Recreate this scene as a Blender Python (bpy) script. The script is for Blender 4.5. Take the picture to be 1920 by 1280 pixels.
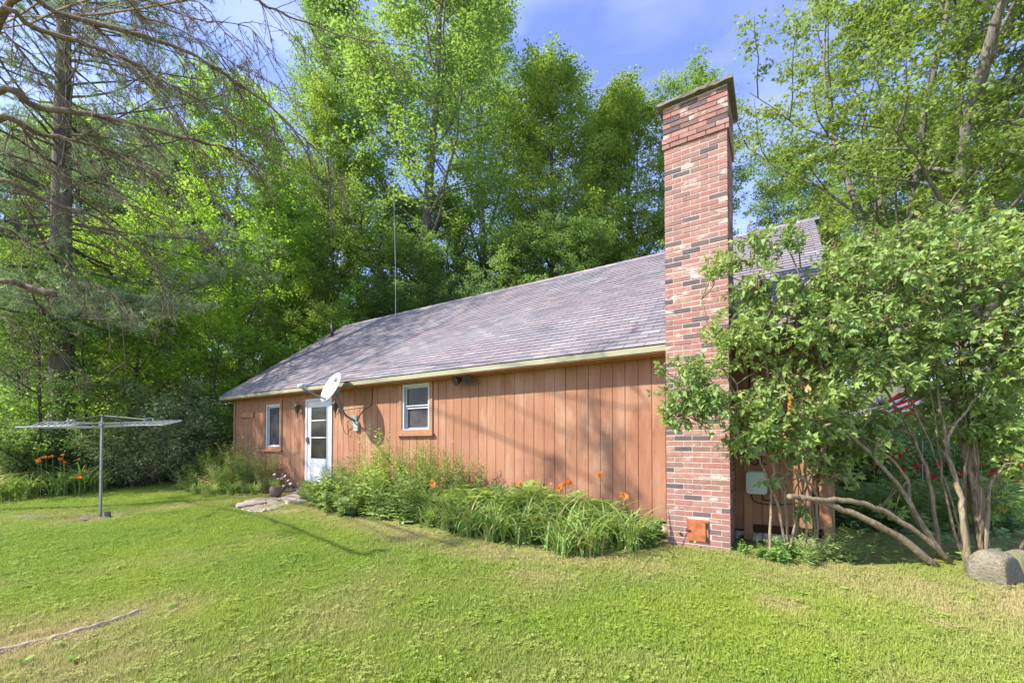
import bpy, bmesh, math, random
import numpy as np
from mathutils import Vector, Matrix, Euler

R = math.radians
scene = bpy.context.scene
for o in list(bpy.data.objects):
    bpy.data.objects.remove(o)
COL = scene.collection

# ------------------------------------------------------------------ camera
EYE = 1.28
F = 797.0                     # focal length in photo pixels (1920 wide)
PITCH = R(1.0)
HZ = 830.0                    # horizon row in the photo
cam_data = bpy.data.cameras.new("camera")
cam_data.sensor_width = 36.0
cam_data.lens = F / 1920.0 * 36.0
VC = HZ - F * math.tan(PITCH)  # row of the optical axis
cam_data.shift_y = (VC - 640.0) / 1920.0
cam_data.clip_start = 0.05
cam_data.clip_end = 2000.0
cam = bpy.data.objects.new("camera", cam_data)
COL.objects.link(cam)
cam.location = (0, 0, EYE)
cam.rotation_euler = (math.pi / 2 + PITCH, 0, 0)
scene.camera = cam

# ------------------------------------------------------------------ world, sun, exposure
SUN_TRAVEL = Vector((0.93, 0.28, -0.845)).normalized()
TO_SUN = -SUN_TRAVEL
sun_elev = math.asin(TO_SUN.z)
sun_rot = math.atan2(TO_SUN.x, TO_SUN.y)
world = bpy.data.worlds.new("World")
scene.world = world
world.use_nodes = True
wn = world.node_tree
wn.nodes.clear()
w_out = wn.nodes.new("ShaderNodeOutputWorld")
w_bg = wn.nodes.new("ShaderNodeBackground")
w_sky = wn.nodes.new("ShaderNodeTexSky")
w_sky.sky_type = 'NISHITA'
w_sky.sun_disc = False
w_sky.sun_elevation = sun_elev
w_sky.sun_rotation = sun_rot
w_sky.altitude = 300
w_sky.air_density = 1.0
w_sky.dust_density = 0.6
w_sky.ozone_density = 2.2
w_bg.inputs["Strength"].default_value = 0.15
# thin high cloud everywhere over the dome
w_tc = wn.nodes.new("ShaderNodeTexCoord")
w_map = wn.nodes.new("ShaderNodeMapping")
w_map.inputs["Scale"].default_value = (1.2, 1.2, 3.2)
w_no = wn.nodes.new("ShaderNodeTexNoise")
w_no.inputs["Scale"].default_value = 2.1
w_no.inputs["Detail"].default_value = 6
w_no.inputs["Distortion"].default_value = 0.6
w_rp = wn.nodes.new("ShaderNodeMapRange")
w_rp.inputs["From Min"].default_value = 0.46
w_rp.inputs["From Max"].default_value = 0.78
w_rp.inputs["To Min"].default_value = 0.0
w_rp.inputs["To Max"].default_value = 0.15
w_mx = wn.nodes.new("ShaderNodeMix")
w_mx.data_type = 'RGBA'
w_mx.inputs["B"].default_value = (7.5, 7.9, 9.4, 1)
w_hs = wn.nodes.new("ShaderNodeHueSaturation")
w_hs.inputs["Hue"].default_value = 0.522
w_hs.inputs["Saturation"].default_value = 1.06
wn.links.new(w_tc.outputs["Generated"], w_map.inputs["Vector"])
wn.links.new(w_map.outputs["Vector"], w_no.inputs["Vector"])
wn.links.new(w_no.outputs["Fac"], w_rp.inputs["Value"])
wn.links.new(w_rp.outputs["Result"], w_mx.inputs["Factor"])
wn.links.new(w_sky.outputs["Color"], w_hs.inputs["Color"])
wn.links.new(w_hs.outputs["Color"], w_mx.inputs["A"])
wn.links.new(w_mx.outputs["Result"], w_bg.inputs["Color"])
wn.links.new(w_bg.outputs["Background"], w_out.inputs["Surface"])

sun_data = bpy.data.lights.new("sun", 'SUN')
sun_data.energy = 3.7
sun_data.angle = R(0.8)
sun_data.color = (1.0, 0.93, 0.80)
sun = bpy.data.objects.new("sun", sun_data)
COL.objects.link(sun)
sun.rotation_euler = SUN_TRAVEL.to_track_quat('-Z', 'Y').to_euler()
sun.location = (-20, -5, 30)

vs = scene.view_settings
vs.view_transform = 'Standard'
vs.look = 'None'
vs.exposure = 1.52
vs.gamma = 1.0
vs.use_curve_mapping = False
scene.render.engine = 'CYCLES'
cy = scene.cycles
cy.max_bounces = 6
cy.diffuse_bounces = 4
cy.glossy_bounces = 2
cy.transmission_bounces = 4
cy.transparent_max_bounces = 6
cy.use_denoising = True
cy.sample_clamp_indirect = 6.0

# ------------------------------------------------------------------ helpers
def lin(r, g, b):
    f = lambda c: (c / 12.92 if c <= 0.04045 else ((c + 0.055) / 1.055) ** 2.4)
    return tuple(f(c / 255.0) for c in (r, g, b))

def at(px, py, Y):
    """world point seen at photo pixel (px,py) when it stands at depth Y"""
    xi = (px - 960.0) / F
    yi = (VC - py) / F
    d = Vector((xi, math.cos(PITCH) - yi * math.sin(PITCH), math.sin(PITCH) + yi * math.cos(PITCH)))
    k = Y / d.y
    return Vector((d.x * k, Y, EYE + d.z * k))

def tag(o, label=None, cat=None, group=None, kind=None):
    if label: o["label"] = label
    if cat: o["category"] = cat
    if group: o["group"] = group
    if kind: o["kind"] = kind
    return o

def empty(name, loc=(0, 0, 0), rz=0.0, parent=None):
    o = bpy.data.objects.new(name, None)
    COL.objects.link(o)
    o.location = loc
    o.rotation_euler = (0, 0, rz)
    o.empty_display_size = 0.1
    if parent: o.parent = parent
    return o

def link(name, mesh, mat=None, parent=None, loc=None, rot=None, scale=None):
    if mat is not None and not mesh.materials:
        mesh.materials.append(mat)
    o = bpy.data.objects.new(name, mesh)
    COL.objects.link(o)
    if parent: o.parent = parent
    if loc is not None: o.location = loc
    if rot is not None: o.rotation_euler = rot
    if scale is not None: o.scale = scale if hasattr(scale, '__len__') else (scale,) * 3
    return o

def copy_tree(o, parent=None):
    c = o.copy()
    COL.objects.link(c)
    c.parent = parent
    for ch in [k for k in bpy.data.objects if k.parent == o]:
        copy_tree(ch, c)
    return c

def np_mesh(name, V, quads=None, tris=None, smooth=False):
    """fast mesh from numpy arrays"""
    V = np.asarray(V, dtype=np.float32)
    me = bpy.data.meshes.new(name)
    me.vertices.add(len(V))
    me.vertices.foreach_set("co", V.ravel())
    parts, starts, tot, n = [], [], [], 0
    if quads is not None and len(quads):
        q = np.asarray(quads, dtype=np.int32)
        parts.append(q.ravel()); starts.append(np.arange(len(q)) * 4 + n); tot.append(np.full(len(q), 4)); n += q.size
    if tris is not None and len(tris):
        t = np.asarray(tris, dtype=np.int32)
        parts.append(t.ravel()); starts.append(np.arange(len(t)) * 3 + n); tot.append(np.full(len(t), 3)); n += t.size
    li = np.concatenate(parts); st = np.concatenate(starts); to = np.concatenate(tot)
    me.loops.add(len(li)); me.loops.foreach_set("vertex_index", li.astype(np.int32))
    me.polygons.add(len(st))
    me.polygons.foreach_set("loop_start", st.astype(np.int32))
    me.polygons.foreach_set("loop_total", to.astype(np.int32))
    me.polygons.foreach_set("use_smooth", np.full(len(st), bool(smooth)))
    me.update(calc_edges=True)
    return me

class MB:
    """collects boxes, tubes, prisms into one mesh"""
    def __init__(s):
        s.V = []; s.Q = []; s.T = []; s.n = 0
    def add(s, V, Q=None, T=None):
        V = np.asarray(V, dtype=np.float32).reshape(-1, 3)
        if Q is not None and len(Q): s.Q.append(np.asarray(Q, dtype=np.int32) + s.n)
        if T is not None and len(T): s.T.append(np.asarray(T, dtype=np.int32) + s.n)
        s.V.append(V); s.n += len(V)
        return s
    def box(s, x0, x1, y0, y1, z0, z1, M=None):
        V = np.array([[x, y, z] for z in (z0, z1) for y in (y0, y1) for x in (x0, x1)], dtype=float)
        if M is not None:
            V = np.array([(M @ Vector(v))[:] for v in V])
        return s.add(V, [[0, 2, 3, 1], [4, 5, 7, 6], [0, 1, 5, 4], [2, 6, 7, 3], [0, 4, 6, 2], [1, 3, 7, 5]])
    def bar(s, a, b, w, h=None, upv=(0, 0, 1)):
        a = np.array(a, float); b = np.array(b, float); h = h or w
        d = b - a; d /= np.linalg.norm(d)
        u = np.array(upv, float)
        if abs(d @ u) > .98: u = np.array((1., 0, 0))
        x = np.cross(d, u); x /= np.linalg.norm(x); z = np.cross(x, d)
        V = [p + sx * x * w / 2 + sz * z * h / 2 for p in (a, b) for sz in (-1, 1) for sx in (-1, 1)]
        return s.add(V, [[0, 1, 3, 2], [4, 6, 7, 5], [0, 4, 5, 1], [2, 3, 7, 6], [0, 2, 6, 4], [1, 5, 7, 3]])
    def tube(s, pts, rad, sides=6, cap=True):
        V, Q, T = tube_arrays(pts, rad, sides, cap)
        return s.add(V, Q, T)
    def lathe(s, prof, seg=16, M=None):
        a = np.arange(seg) * 2 * math.pi / seg
        V = np.concatenate([np.c_[r * np.cos(a), r * np.sin(a), np.full(seg, z)] for r, z in prof])
        if M is not None:
            V = np.array([(M @ Vector(v))[:] for v in V])
        Q = []
        for i in range(len(prof) - 1):
            for j in range(seg):
                k = (j + 1) % seg
                Q.append([i * seg + j, i * seg + k, (i + 1) * seg + k, (i + 1) * seg + j])
        return s.add(V, Q)
    def mesh(s, name, smooth=False):
        return np_mesh(name, np.concatenate(s.V), np.concatenate(s.Q) if s.Q else None,
                       np.concatenate(s.T) if s.T else None, smooth)
    def build(s, name, mat, parent=None, smooth=False, loc=None):
        return link(name, s.mesh(name, smooth), mat, parent, loc)

def tube_arrays(pts, rad, sides=6, cap=True):
    P = np.asarray(pts, dtype=float)
    n = len(P)
    rad = np.broadcast_to(np.asarray(rad, dtype=float), (n,))
    T = np.gradient(P, axis=0)
    T /= np.linalg.norm(T, axis=1, keepdims=True) + 1e-9
    m = T.mean(0)
    ref = np.array((0, 0, 1.0)) if abs(m[2]) < 0.7 * np.linalg.norm(m) + 1e-9 else np.array((1.0, 0.1, 0))
    A = np.cross(T, ref); A /= np.linalg.norm(A, axis=1, keepdims=True) + 1e-9
    B = np.cross(T, A)
    a = np.arange(sides) * 2 * math.pi / sides
    V = (P[:, None, :] + rad[:, None, None] * (np.cos(a)[None, :, None] * A[:, None, :] + np.sin(a)[None, :, None] * B[:, None, :])).reshape(-1, 3)
    i = np.arange(n - 1)[:, None] * sides
    j = np.arange(sides)[None, :]
    k = (j + 1) % sides
    Q = np.stack([i + j, i + k, i + sides + k, i + sides + j], -1).reshape(-1, 4)[:, ::-1]
    Tt = None
    if cap:
        V = np.concatenate([V, P[:1], P[-1:]])
        c0, c1 = n * sides, n * sides + 1
        jj = np.arange(sides); kk = (jj + 1) % sides
        Tt = np.concatenate([np.stack([np.full(sides, c0), jj, kk], -1)[:, ::-1][:, ::-1],
                             np.stack([np.full(sides, c1), (n - 1) * sides + kk, (n - 1) * sides + jj], -1)])
    return V, Q, Tt

def grid_noise(rng, n=64):
    return rng.random((n, n))

def vnoise(x, y, seed=0, scale=1.0):
    """cheap smooth value noise, numpy arrays in, 0..1 out"""
    rng = np.random.default_rng(seed)
    G = rng.random((64, 64))
    x = np.asarray(x) / scale; y = np.asarray(y) / scale
    xi = np.floor(x).astype(int); yi = np.floor(y).astype(int)
    fx = x - xi; fy = y - yi
    fx = fx * fx * (3 - 2 * fx); fy = fy * fy * (3 - 2 * fy)
    a = G[xi % 64, yi % 64]; b = G[(xi + 1) % 64, yi % 64]
    c = G[xi % 64, (yi + 1) % 64]; d = G[(xi + 1) % 64, (yi + 1) % 64]
    return (a * (1 - fx) + b * fx) * (1 - fy) + (c * (1 - fx) + d * fx) * fy

# ------------------------------------------------------------------ materials
def new_mat(name):
    m = bpy.data.materials.new(name)
    m.use_nodes = True
    m.node_tree.nodes.clear()
    return m, m.node_tree

class NT:
    def __init__(s, name):
        s.m, s.t = new_mat(name)
        s.out = s.n("ShaderNodeOutputMaterial")
    def n(s, typ, **kw):
        nd = s.t.nodes.new(typ)
        for k, v in kw.items():
            if k in nd.inputs: nd.inputs[k].default_value = v
            else: setattr(nd, k, v)
        return nd
    def l(s, a, b): s.t.links.new(a, b)
    def noise(s, scale, detail=4, rough=.55, vec=None, dist=0.0):
        nd = s.n("ShaderNodeTexNoise")
        nd.inputs["Scale"].default_value = scale; nd.inputs["Detail"].default_value = detail
        nd.inputs["Roughness"].default_value = rough; nd.inputs["Distortion"].default_value = dist
        if vec is not None: s.l(vec, nd.inputs["Vector"])
        return nd.outputs["Fac"]
    def ramp(s, fac, stops, interp='LINEAR'):
        nd = s.n("ShaderNodeValToRGB")
        e = nd.color_ramp.elements
        nd.color_ramp.interpolation = interp
        while len(e) < len(stops): e.new(0.5)
        for el, (p, c) in zip(e, stops):
            el.position = p
            el.color = (c, c, c, 1) if not hasattr(c, '__len__') else (*c, 1)
        s.l(fac, nd.inputs["Fac"])
        return nd.outputs["Color"]
    def mix(s, fac, a, b, mode='MIX'):
        nd = s.n("ShaderNodeMix", data_type='RGBA', blend_type=mode)
        for v, k in ((fac, "Factor"), (a, "A"), (b, "B")):
            if hasattr(v, 'is_linked'): s.l(v, nd.inputs[k])
            elif k == "Factor": nd.inputs[k].default_value = v
            else: nd.inputs[k].default_value = (*v, 1)
        return nd.outputs["Result"]
    def math(s, op, a, b=None, c=None):
        nd = s.n("ShaderNodeMath", operation=op)
        for i, v in enumerate((a, b, c)):
            if v is None: continue
            if hasattr(v, 'is_linked'): s.l(v, nd.inputs[i])
            else: nd.inputs[i].default_value = v
        return nd.outputs[0]
    def coords(s, kind="Object", scale=(1, 1, 1)):
        tc = s.n("ShaderNodeTexCoord")
        mp = s.n("ShaderNodeMapping"); mp.inputs["Scale"].default_value = scale
        s.l(tc.outputs[kind], mp.inputs["Vector"])
        return mp.outputs["Vector"]
    def wpos(s, scale=(1, 1, 1)):
        g = s.n("ShaderNodeNewGeometry")
        mp = s.n("ShaderNodeMapping"); mp.inputs["Scale"].default_value = scale
        s.l(g.outputs["Position"], mp.inputs["Vector"])
        return mp.outputs["Vector"]
    def rnd(s):
        """one random number for each separate piece, whether it is its own object or an island of a mesh"""
        g = s.n("ShaderNodeNewGeometry"); o = s.n("ShaderNodeObjectInfo")
        a = s.math('MULTIPLY', o.outputs["Random"], 17.13)
        b = s.math('MULTIPLY', g.outputs["Random Per Island"], 23.71)
        return s.math('FRACT', s.math('ADD', a, b))
    def finish(s, color, rough=.7, spec=.3, metal=0.0, bump=None, bstr=.3, bdist=.01):
        p = s.n("ShaderNodeBsdfPrincipled")
        if hasattr(color, 'is_linked'): s.l(color, p.inputs["Base Color"])
        else: p.inputs["Base Color"].default_value = (*color, 1)
        if hasattr(rough, 'is_linked'): s.l(rough, p.inputs["Roughness"])
        else: p.inputs["Roughness"].default_value = rough
        p.inputs["Specular IOR Level"].default_value = spec
        p.inputs["Metallic"].default_value = metal
        if bump is not None:
            b = s.n("ShaderNodeBump"); b.inputs["Strength"].default_value = bstr; b.inputs["Distance"].default_value = bdist
            s.l(bump, b.inputs["Height"]); s.l(b.outputs["Normal"], p.inputs["Normal"])
        s.l(p.outputs["BSDF"], s.out.inputs["Surface"])
        return s.m

def simple_mat(name, c, rough=.6, spec=.3, metal=0.0, var=.15, scale=6):
    t = NT(name)
    f = t.noise(scale, 5, .6, t.coords())
    a = tuple(x * (1 - var) for x in c); b = tuple(min(1, x * (1 + var)) for x in c)
    return t.finish(t.ramp(f, [(.3, a), (.7, b)]), rough, spec, metal, f, .15, .004)

def leaf_mat(name, dark, light, trans=.38, gloss=.22, yellow=1.25, patch=3.0, rough=.45, lift=2.08, straw=0.0):
    """leaf: two greens mixed leaf by leaf and branch by branch, light shining through;
    colours are what the leaf sends back and lets through together"""
    k = lift
    dark = (dark[0] * k * 1.04, dark[1] * k * .94, dark[2] * k * 1.2); light = (light[0] * k * 1.06, light[1] * k * .95, light[2] * k * 1.15)
    t = NT(name)
    g = t.n("ShaderNodeNewGeometry"); oi = t.n("ShaderNodeObjectInfo")
    nz = t.noise(1.0 / patch, 2, .5, t.wpos())
    f = t.math('ADD', t.math('MULTIPLY', g.outputs["Random Per Island"], .42), t.math('MULTIPLY', nz, .95))
    f = t.math('ADD', f, t.math('MULTIPLY', oi.outputs["Random"], .25))
    f = t.math('SUBTRACT', f, .35)
    col = t.mix(f, dark, light)
    nd = col.node; nd.clamp_factor = True
    if straw:
        sf = t.math('MULTIPLY', t.math('GREATER_THAN', t.math('FRACT', t.math('MULTIPLY', g.outputs["Random Per Island"], 7.3)), 1 - straw), .8)
        col = t.mix(sf, col, (.42, .33, .14))
    p = t.n("ShaderNodeBsdfPrincipled")
    t.l(col, p.inputs["Base Color"])
    p.inputs["Roughness"].default_value = rough
    p.inputs["Specular IOR Level"].default_value = gloss
    tr = t.n("ShaderNodeBsdfTranslucent")
    c2 = t.mix(1.0, col, (yellow, 1.2, .75), 'MULTIPLY')
    t.l(c2, tr.inputs["Color"])
    mx = t.n("ShaderNodeMixShader"); mx.inputs[0].default_value = trans
    t.l(p.outputs["BSDF"], mx.inputs[1]); t.l(tr.outputs["BSDF"], mx.inputs[2])
    t.l(mx.outputs["Shader"], t.out.inputs["Surface"])
    return t.m

M = {}
# siding: rough-sawn boards in worn terracotta paint
t = NT("siding_paint")
v = t.coords("Object", (14, 14, 1.1))
gr = t.noise(3.0, 6, .65, v, .6)
bl = t.noise(1.3, 4, .6, t.wpos((1, 1, .5)))
c = t.ramp(gr, [(.25, (.19, .082, .045)), (.5, (.265, .122, .068)), (.85, (.325, .162, .095))])
c = t.mix(t.ramp(bl, [(.35, 0.0), (.75, .55)]), c, (.40, .215, .130))
rv = t.rnd()
c = t.mix(t.math('MULTIPLY', rv, .20), c, (.245, .108, .052))
sp = t.noise(9.0, 3, .5, t.wpos((1, 1, .25)))
c = t.mix(t.ramp(sp, [(.66, 0.0), (.78, .6)]), c, (.15, .068, .035))
fd = t.noise(2.2, 5, .65, t.wpos((1.6, 1.6, .35)), .4)
c = t.mix(t.ramp(fd, [(.50, 0.0), (.68, .45)]), c, (.44, .29, .20))
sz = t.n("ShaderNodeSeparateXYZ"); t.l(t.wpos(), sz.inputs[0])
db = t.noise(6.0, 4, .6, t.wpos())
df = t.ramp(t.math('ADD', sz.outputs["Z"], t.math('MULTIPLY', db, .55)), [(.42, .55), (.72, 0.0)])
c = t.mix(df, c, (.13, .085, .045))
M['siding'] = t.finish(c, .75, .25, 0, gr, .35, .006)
# trim in the same paint, smoother
t = NT("trim_paint")
gr = t.noise(30, 4, .6, t.coords("Object", (1, 1, .15)))
M['trim'] = t.finish(t.ramp(gr, [(.3, (.26, .12, .062)), (.7, (.33, .165, .09))]), .6, .3, 0, gr, .2, .003)
M['dark_gap'] = simple_mat("dark_gap", (.05, .025, .016), .9, .1)
# fascia
t = NT("fascia_paint")
gr = t.noise(5, 5, .6, t.coords("Object", (1, 8, 8)))
M['fascia'] = t.finish(t.ramp(gr, [(.3, (.24, .235, .145)), (.7, (.31, .305, .20))]), .6, .3, 0, gr, .15, .003)
M['soffit'] = simple_mat("soffit_paint", (.40, .20, .10), .7, .2)
# shingles
t = NT("asphalt_shingle")
rv = t.rnd()
c = t.ramp(rv, [(0, (.135, .13, .152)), (.3, (.165, .158, .182)), (.55, (.185, .172, .195)), (.8, (.21, .18, .195)), (1, (.24, .235, .25))])
big = t.noise(.9, 4, .6, t.wpos())
c = t.mix(t.ramp(big, [(.42, 0.0), (.62, .55)]), c, (.225, .18, .19))
st = t.noise(.5, 3, .5, t.wpos((1.4, 1.4, .5)), 0)
c = t.mix(t.ramp(st, [(.5, 0.0), (.75, .35)]), c, (.30, .30, .30))
gn = t.noise(220, 2, .6, t.wpos())
c = t.mix(.35, c, t.ramp(gn, [(.3, (.1, .1, .1)), (.7, (.9, .9, .9))]), 'SOFT_LIGHT')
M['shingle'] = t.finish(c, .85, .25, 0, gn, .3, .004)
M['roof_deck'] = simple_mat("roof_deck", (.03, .03, .033), .9, .1)
# bricks
t = NT("brick")
rv = t.rnd()
c = t.ramp(rv, [(0, (.075, .062, .070)), (.15, (.10, .076, .078)), (.22, (.20, .115, .10)), (.33, (.27, .13, .112)),
                (.48, (.285, .125, .105)), (.62, (.26, .14, .125)), (.78, (.305, .145, .12)), (.90, (.31, .185, .15)), (1, (.27, .12, .10))])
nz = t.noise(14, 5, .65, t.wpos())
c = t.mix(.5, c, t.ramp(nz, [(.3, (.25, .25, .25)), (.7, (.75, .75, .75))]), 'SOFT_LIGHT')
wz = t.noise(5.0, 5, .6, t.wpos((1, 1, 2.2)))
wf = t.math('MULTIPLY', t.ramp(wz, [(.57, 0.0), (.66, 1.0)]), t.ramp(rv, [(.50, 0.0), (.56, .85)]))
c = t.mix(wf, c, (.52, .46, .41))
soot = t.noise(1.1, 4, .6, t.wpos((1.5, 1.5, .6)))
c = t.mix(t.ramp(soot, [(.48, 0.0), (.72, .45)]), c, (.16, .095, .08))
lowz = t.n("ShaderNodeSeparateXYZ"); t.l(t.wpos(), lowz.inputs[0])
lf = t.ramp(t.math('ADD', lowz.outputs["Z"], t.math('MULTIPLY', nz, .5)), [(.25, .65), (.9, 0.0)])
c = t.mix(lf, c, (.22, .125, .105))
c = t.mix(.05, c, (.33, .21, .185))
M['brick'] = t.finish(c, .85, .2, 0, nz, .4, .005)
t = NT("mortar")
nz = t.noise(40, 5, .6, t.wpos())
M['mortar'] = t.finish(t.ramp(nz, [(.3, (.36, .32, .27)), (.7, (.48, .44, .38))]), .9, .15, 0, nz, .5, .006)
t = NT("concrete_cap")
nz = t.noise(12, 6, .65, t.wpos())
M['concrete'] = t.finish(t.ramp(nz, [(.3, (.10, .092, .08)), (.55, (.17, .155, .135)), (.8, (.23, .215, .19))]), .9, .15, 0, nz, .5, .01)
# old painted foundation
t = NT("foundation_block")
nz = t.noise(7, 6, .7, t.wpos(), .5)
M['foundation'] = t.finish(t.ramp(nz, [(.36, (.05, .045, .04)), (.44, (.20, .16, .10)), (.5, (.42, .36, .26)), (.62, (.48, .42, .32)), (.72, (.22, .24, .28))]), .9, .15, 0, nz, .7, .02)
M['white'] = simple_mat("white_paint", (.50, .52, .56), .45, .4, 0, .05)
M['vinyl'] = simple_mat("white_vinyl", (.46, .48, .52), .5, .4, 0, .06)
t = NT("window_glass")
nz = t.noise(3, 3, .5, t.coords())
M['glass'] = t.finish(t.ramp(nz, [(.3, (.014, .016, .014)), (.7, (.040, .038, .032))]), .10, .16)
t = NT("screen_mesh")
nz = t.noise(5, 3, .5, t.coords())
M['screen'] = t.finish(t.ramp(nz, [(.3, (.038, .036, .042)), (.7, (.075, .068, .072))]), .4, .15)
M['black_metal'] = simple_mat("black_metal", (.03, .028, .026), .45, .5)
M['cable'] = simple_mat("black_cable", (.015, .015, .015), .6, .3)
M['pale_cable'] = simple_mat("pale_cable", (.40, .36, .28), .6, .3)
M['bronze'] = simple_mat("aged_bronze", (.09, .065, .045), .5, .5, .4)
M['dish'] = simple_mat("dish_paint", (.36, .39, .42), .45, .4, 0, .05)
M['galv'] = simple_mat("galvanised", (.22, .24, .24), .5, .5, .45, .2, 20)
M['grey_box'] = simple_mat("grey_box", (.34, .36, .34), .6, .35)
M['mint_box'] = simple_mat("pale_green_box", (.42, .50, .41), .55, .35, 0, .06)
M['ochre'] = simple_mat("painted_box", (.36, .18, .075), .7, .25)
M['orange_pipe'] = simple_mat("orange_conduit", (.50, .16, .035), .55, .35)
t = NT("rusted_steel")
nz = t.noise(9, 6, .65, t.coords())
M['rust'] = t.finish(t.ramp(nz, [(.3, (.22, .065, .028)), (.55, (.36, .125, .05)), (.8, (.42, .18, .08))]), .75, .3, .15, nz, .25, .004)
# bark
def bark_mat(name, a, b, c3, sc=1.0, vert=.22):
    t = NT(name)
    v = t.wpos((9 * sc, 9 * sc, 9 * sc * vert))
    f = t.noise(1.0, 7, .7, v, .7)
    big = t.noise(1.2, 3, .5, t.wpos())
    c = t.ramp(f, [(.3, a), (.5, b), (.72, c3)])
    c = t.mix(t.ramp(big, [(.4, 0.0), (.7, .4)]), c, tuple(x * .7 + y * .3 for x, y in zip(b, (.2, .25, .12))))
    return t.finish(c, .9, .15, 0, f, .9, .03)
M['bark_grey'] = bark_mat("maple_bark", (.055, .049, .042), (.14, .125, .108), (.26, .24, .21))
M['bark_dark'] = bark_mat("woodland_bark", (.035, .028, .022), (.085, .070, .056), (.17, .145, .115))
M['bark_pine'] = bark_mat("pine_bark", (.045, .036, .032), (.115, .094, .084), (.19, .165, .15))
M['bark_dead'] = bark_mat("dead_branch_bark", (.085, .060, .042), (.20, .145, .105), (.34, .28, .22), 3.0, .6)
M['bark_lilac'] = bark_mat("lilac_bark", (.09, .065, .04), (.25, .19, .12), (.40, .33, .23), 3.0, .25)
# foliage colours
M['lf_mid'] = leaf_mat("leaf_woodland", (.058, .118, .030), (.152, .245, .052), .50)
M['lf_dark'] = leaf_mat("leaf_dark_green", (.048, .100, .034), (.120, .195, .055), .48)  # deeper green leaf, varies the trees and bushes
M['lf_bright'] = leaf_mat("leaf_bright_maple", (.075, .17, .020), (.235, .36, .045), .52, patch=2.0)
M['lf_yellow'] = leaf_mat("leaf_yellow_green", (.070, .135, .024), (.205, .285, .050), .50, patch=2.0)
M['lf_rust'] = leaf_mat("leaf_maple_sparse", (.050, .105, .024), (.165, .235, .046), .46, patch=1.2)
M['lf_lilac'] = leaf_mat("leaf_lilac", (.046, .100, .024), (.150, .225, .050), .40, gloss=.35, patch=.7, rough=.42, lift=2.15, straw=.03)
M['lf_pine'] = leaf_mat("pine_needles", (.045, .090, .040), (.14, .20, .095), .38, gloss=.25, patch=2.0)
M['lf_shrub'] = leaf_mat("leaf_shrub", (.080, .130, .042), (.215, .265, .110), .40, gloss=.55, patch=.8, rough=.35)
M['lf_silver'] = leaf_mat("leaf_silvery", (.19, .26, .17), (.42, .47, .36), .30, patch=.5, lift=1.0)
M['lf_bed'] = leaf_mat("leaf_border", (.055, .110, .026), (.170, .235, .062), .36, patch=.5)
M['lf_bed2'] = leaf_mat("leaf_border_yellow", (.085, .16, .022), (.24, .32, .055), .40, patch=.5)
M['lf_bed3'] = leaf_mat("leaf_border_reddish", (.13, .16, .05), (.30, .25, .10), .36, patch=.4)
M['lf_strap'] = leaf_mat("leaf_daylily", (.062, .125, .022), (.180, .270, .065), .38, gloss=.4, patch=.3, straw=.09)
M['lf_fern'] = leaf_mat("leaf_fern", (.075, .135, .024), (.215, .29, .060), .42, patch=.4)
M['lf_weed'] = leaf_mat("leaf_ground_cover", (.045, .12, .022), (.15, .25, .055), .34, patch=.3)
M['orange'] = leaf_mat("petal_orange", (.62, .14, .015), (.82, .30, .05), .35, patch=.2, lift=1.0)
M['red'] = leaf_mat("petal_red", (.45, .012, .02), (.75, .04, .05), .3, yellow=1.1, patch=.2, lift=1.0)
M['purple'] = leaf_mat("petal_purple", (.30, .10, .42), (.45, .20, .58), .3, patch=.2, lift=1.0)
M['petal_white'] = leaf_mat("petal_white", (.60, .60, .58), (.80, .80, .78), .3, patch=.2, lift=1.0)
M['lf_dead'] = leaf_mat("dry_litter", (.20, .12, .07), (.36, .24, .14), .2, patch=.5, lift=1.0)
# ------------------------------------------------------------------ terrain
HX, HY = 2.156, 6.25
UX, UY = 0.847, -0.5316           # along the front wall, to the right
NX, NY = 0.5316, 0.847            # into the house
HROT = math.atan2(UY, UX)
def to_local(x, y):
    dx, dy = np.asarray(x) - HX, np.asarray(y) - HY
    return dx * UX + dy * UY, dx * NX + dy * NY
def to_world(s, d):
    return HX + s * UX + d * NX, HY + s * UY + d * NY
def ground_z(x, y):
    x = np.asarray(x, float); y = np.asarray(y, float)
    s, d = to_local(x, y)
    g = -0.10 * np.clip((-d - .6) / 3.0, 0, 1)
    g = g + .035 * (vnoise(x + 50, y + 50, 3, 2.3) - .5) * np.clip((-d - .8) / 2.0, 0, 1)
    g = g + np.clip((y - 17.0) / 30.0, 0, 1.5) * 1.5 + np.clip((-x - 13) / 20.0, 0, 1) * .8
    return g
def gz(x, y): return float(ground_z(x, y))

xs = np.unique(np.concatenate([np.linspace(-300, -16, 24), np.linspace(-16, 12, 130), np.linspace(12, 300, 24)]))
ys = np.unique(np.concatenate([np.linspace(-150, -1, 12), np.linspace(-1, 18, 90), np.linspace(18, 400, 40)]))
X, Y = np.meshgrid(xs, ys)
nxg, nyg = len(xs), len(ys)
V = np.c_[X.ravel(), Y.ravel(), ground_z(X, Y).ravel()]
ii = (np.arange(nyg - 1)[:, None] * nxg + np.arange(nxg - 1)[None, :]).ravel()
Q = np.c_[ii, ii + 1, ii + 1 + nxg, ii + nxg]
t = NT("soil_and_thatch")
wp = t.wpos()
n1 = t.noise(.55, 4, .6, wp); n2 = t.noise(9, 5, .65, wp); n3 = t.noise(60, 3, .6, wp)
c = t.ramp(n2, [(.3, (.12, .125, .036)), (.5, (.20, .22, .052)), (.7, (.26, .265, .09))])
c = t.mix(t.ramp(n1, [(.45, 0.0), (.7, .5)]), c, (.26, .21, .11))
c = t.mix(.5, c, t.ramp(n3, [(.3, (.2, .2, .2)), (.7, (.8, .8, .8))]), 'SOFT_LIGHT')
M['soil'] = t.finish(c, .95, .1, 0, n3, .6, .02)
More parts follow.
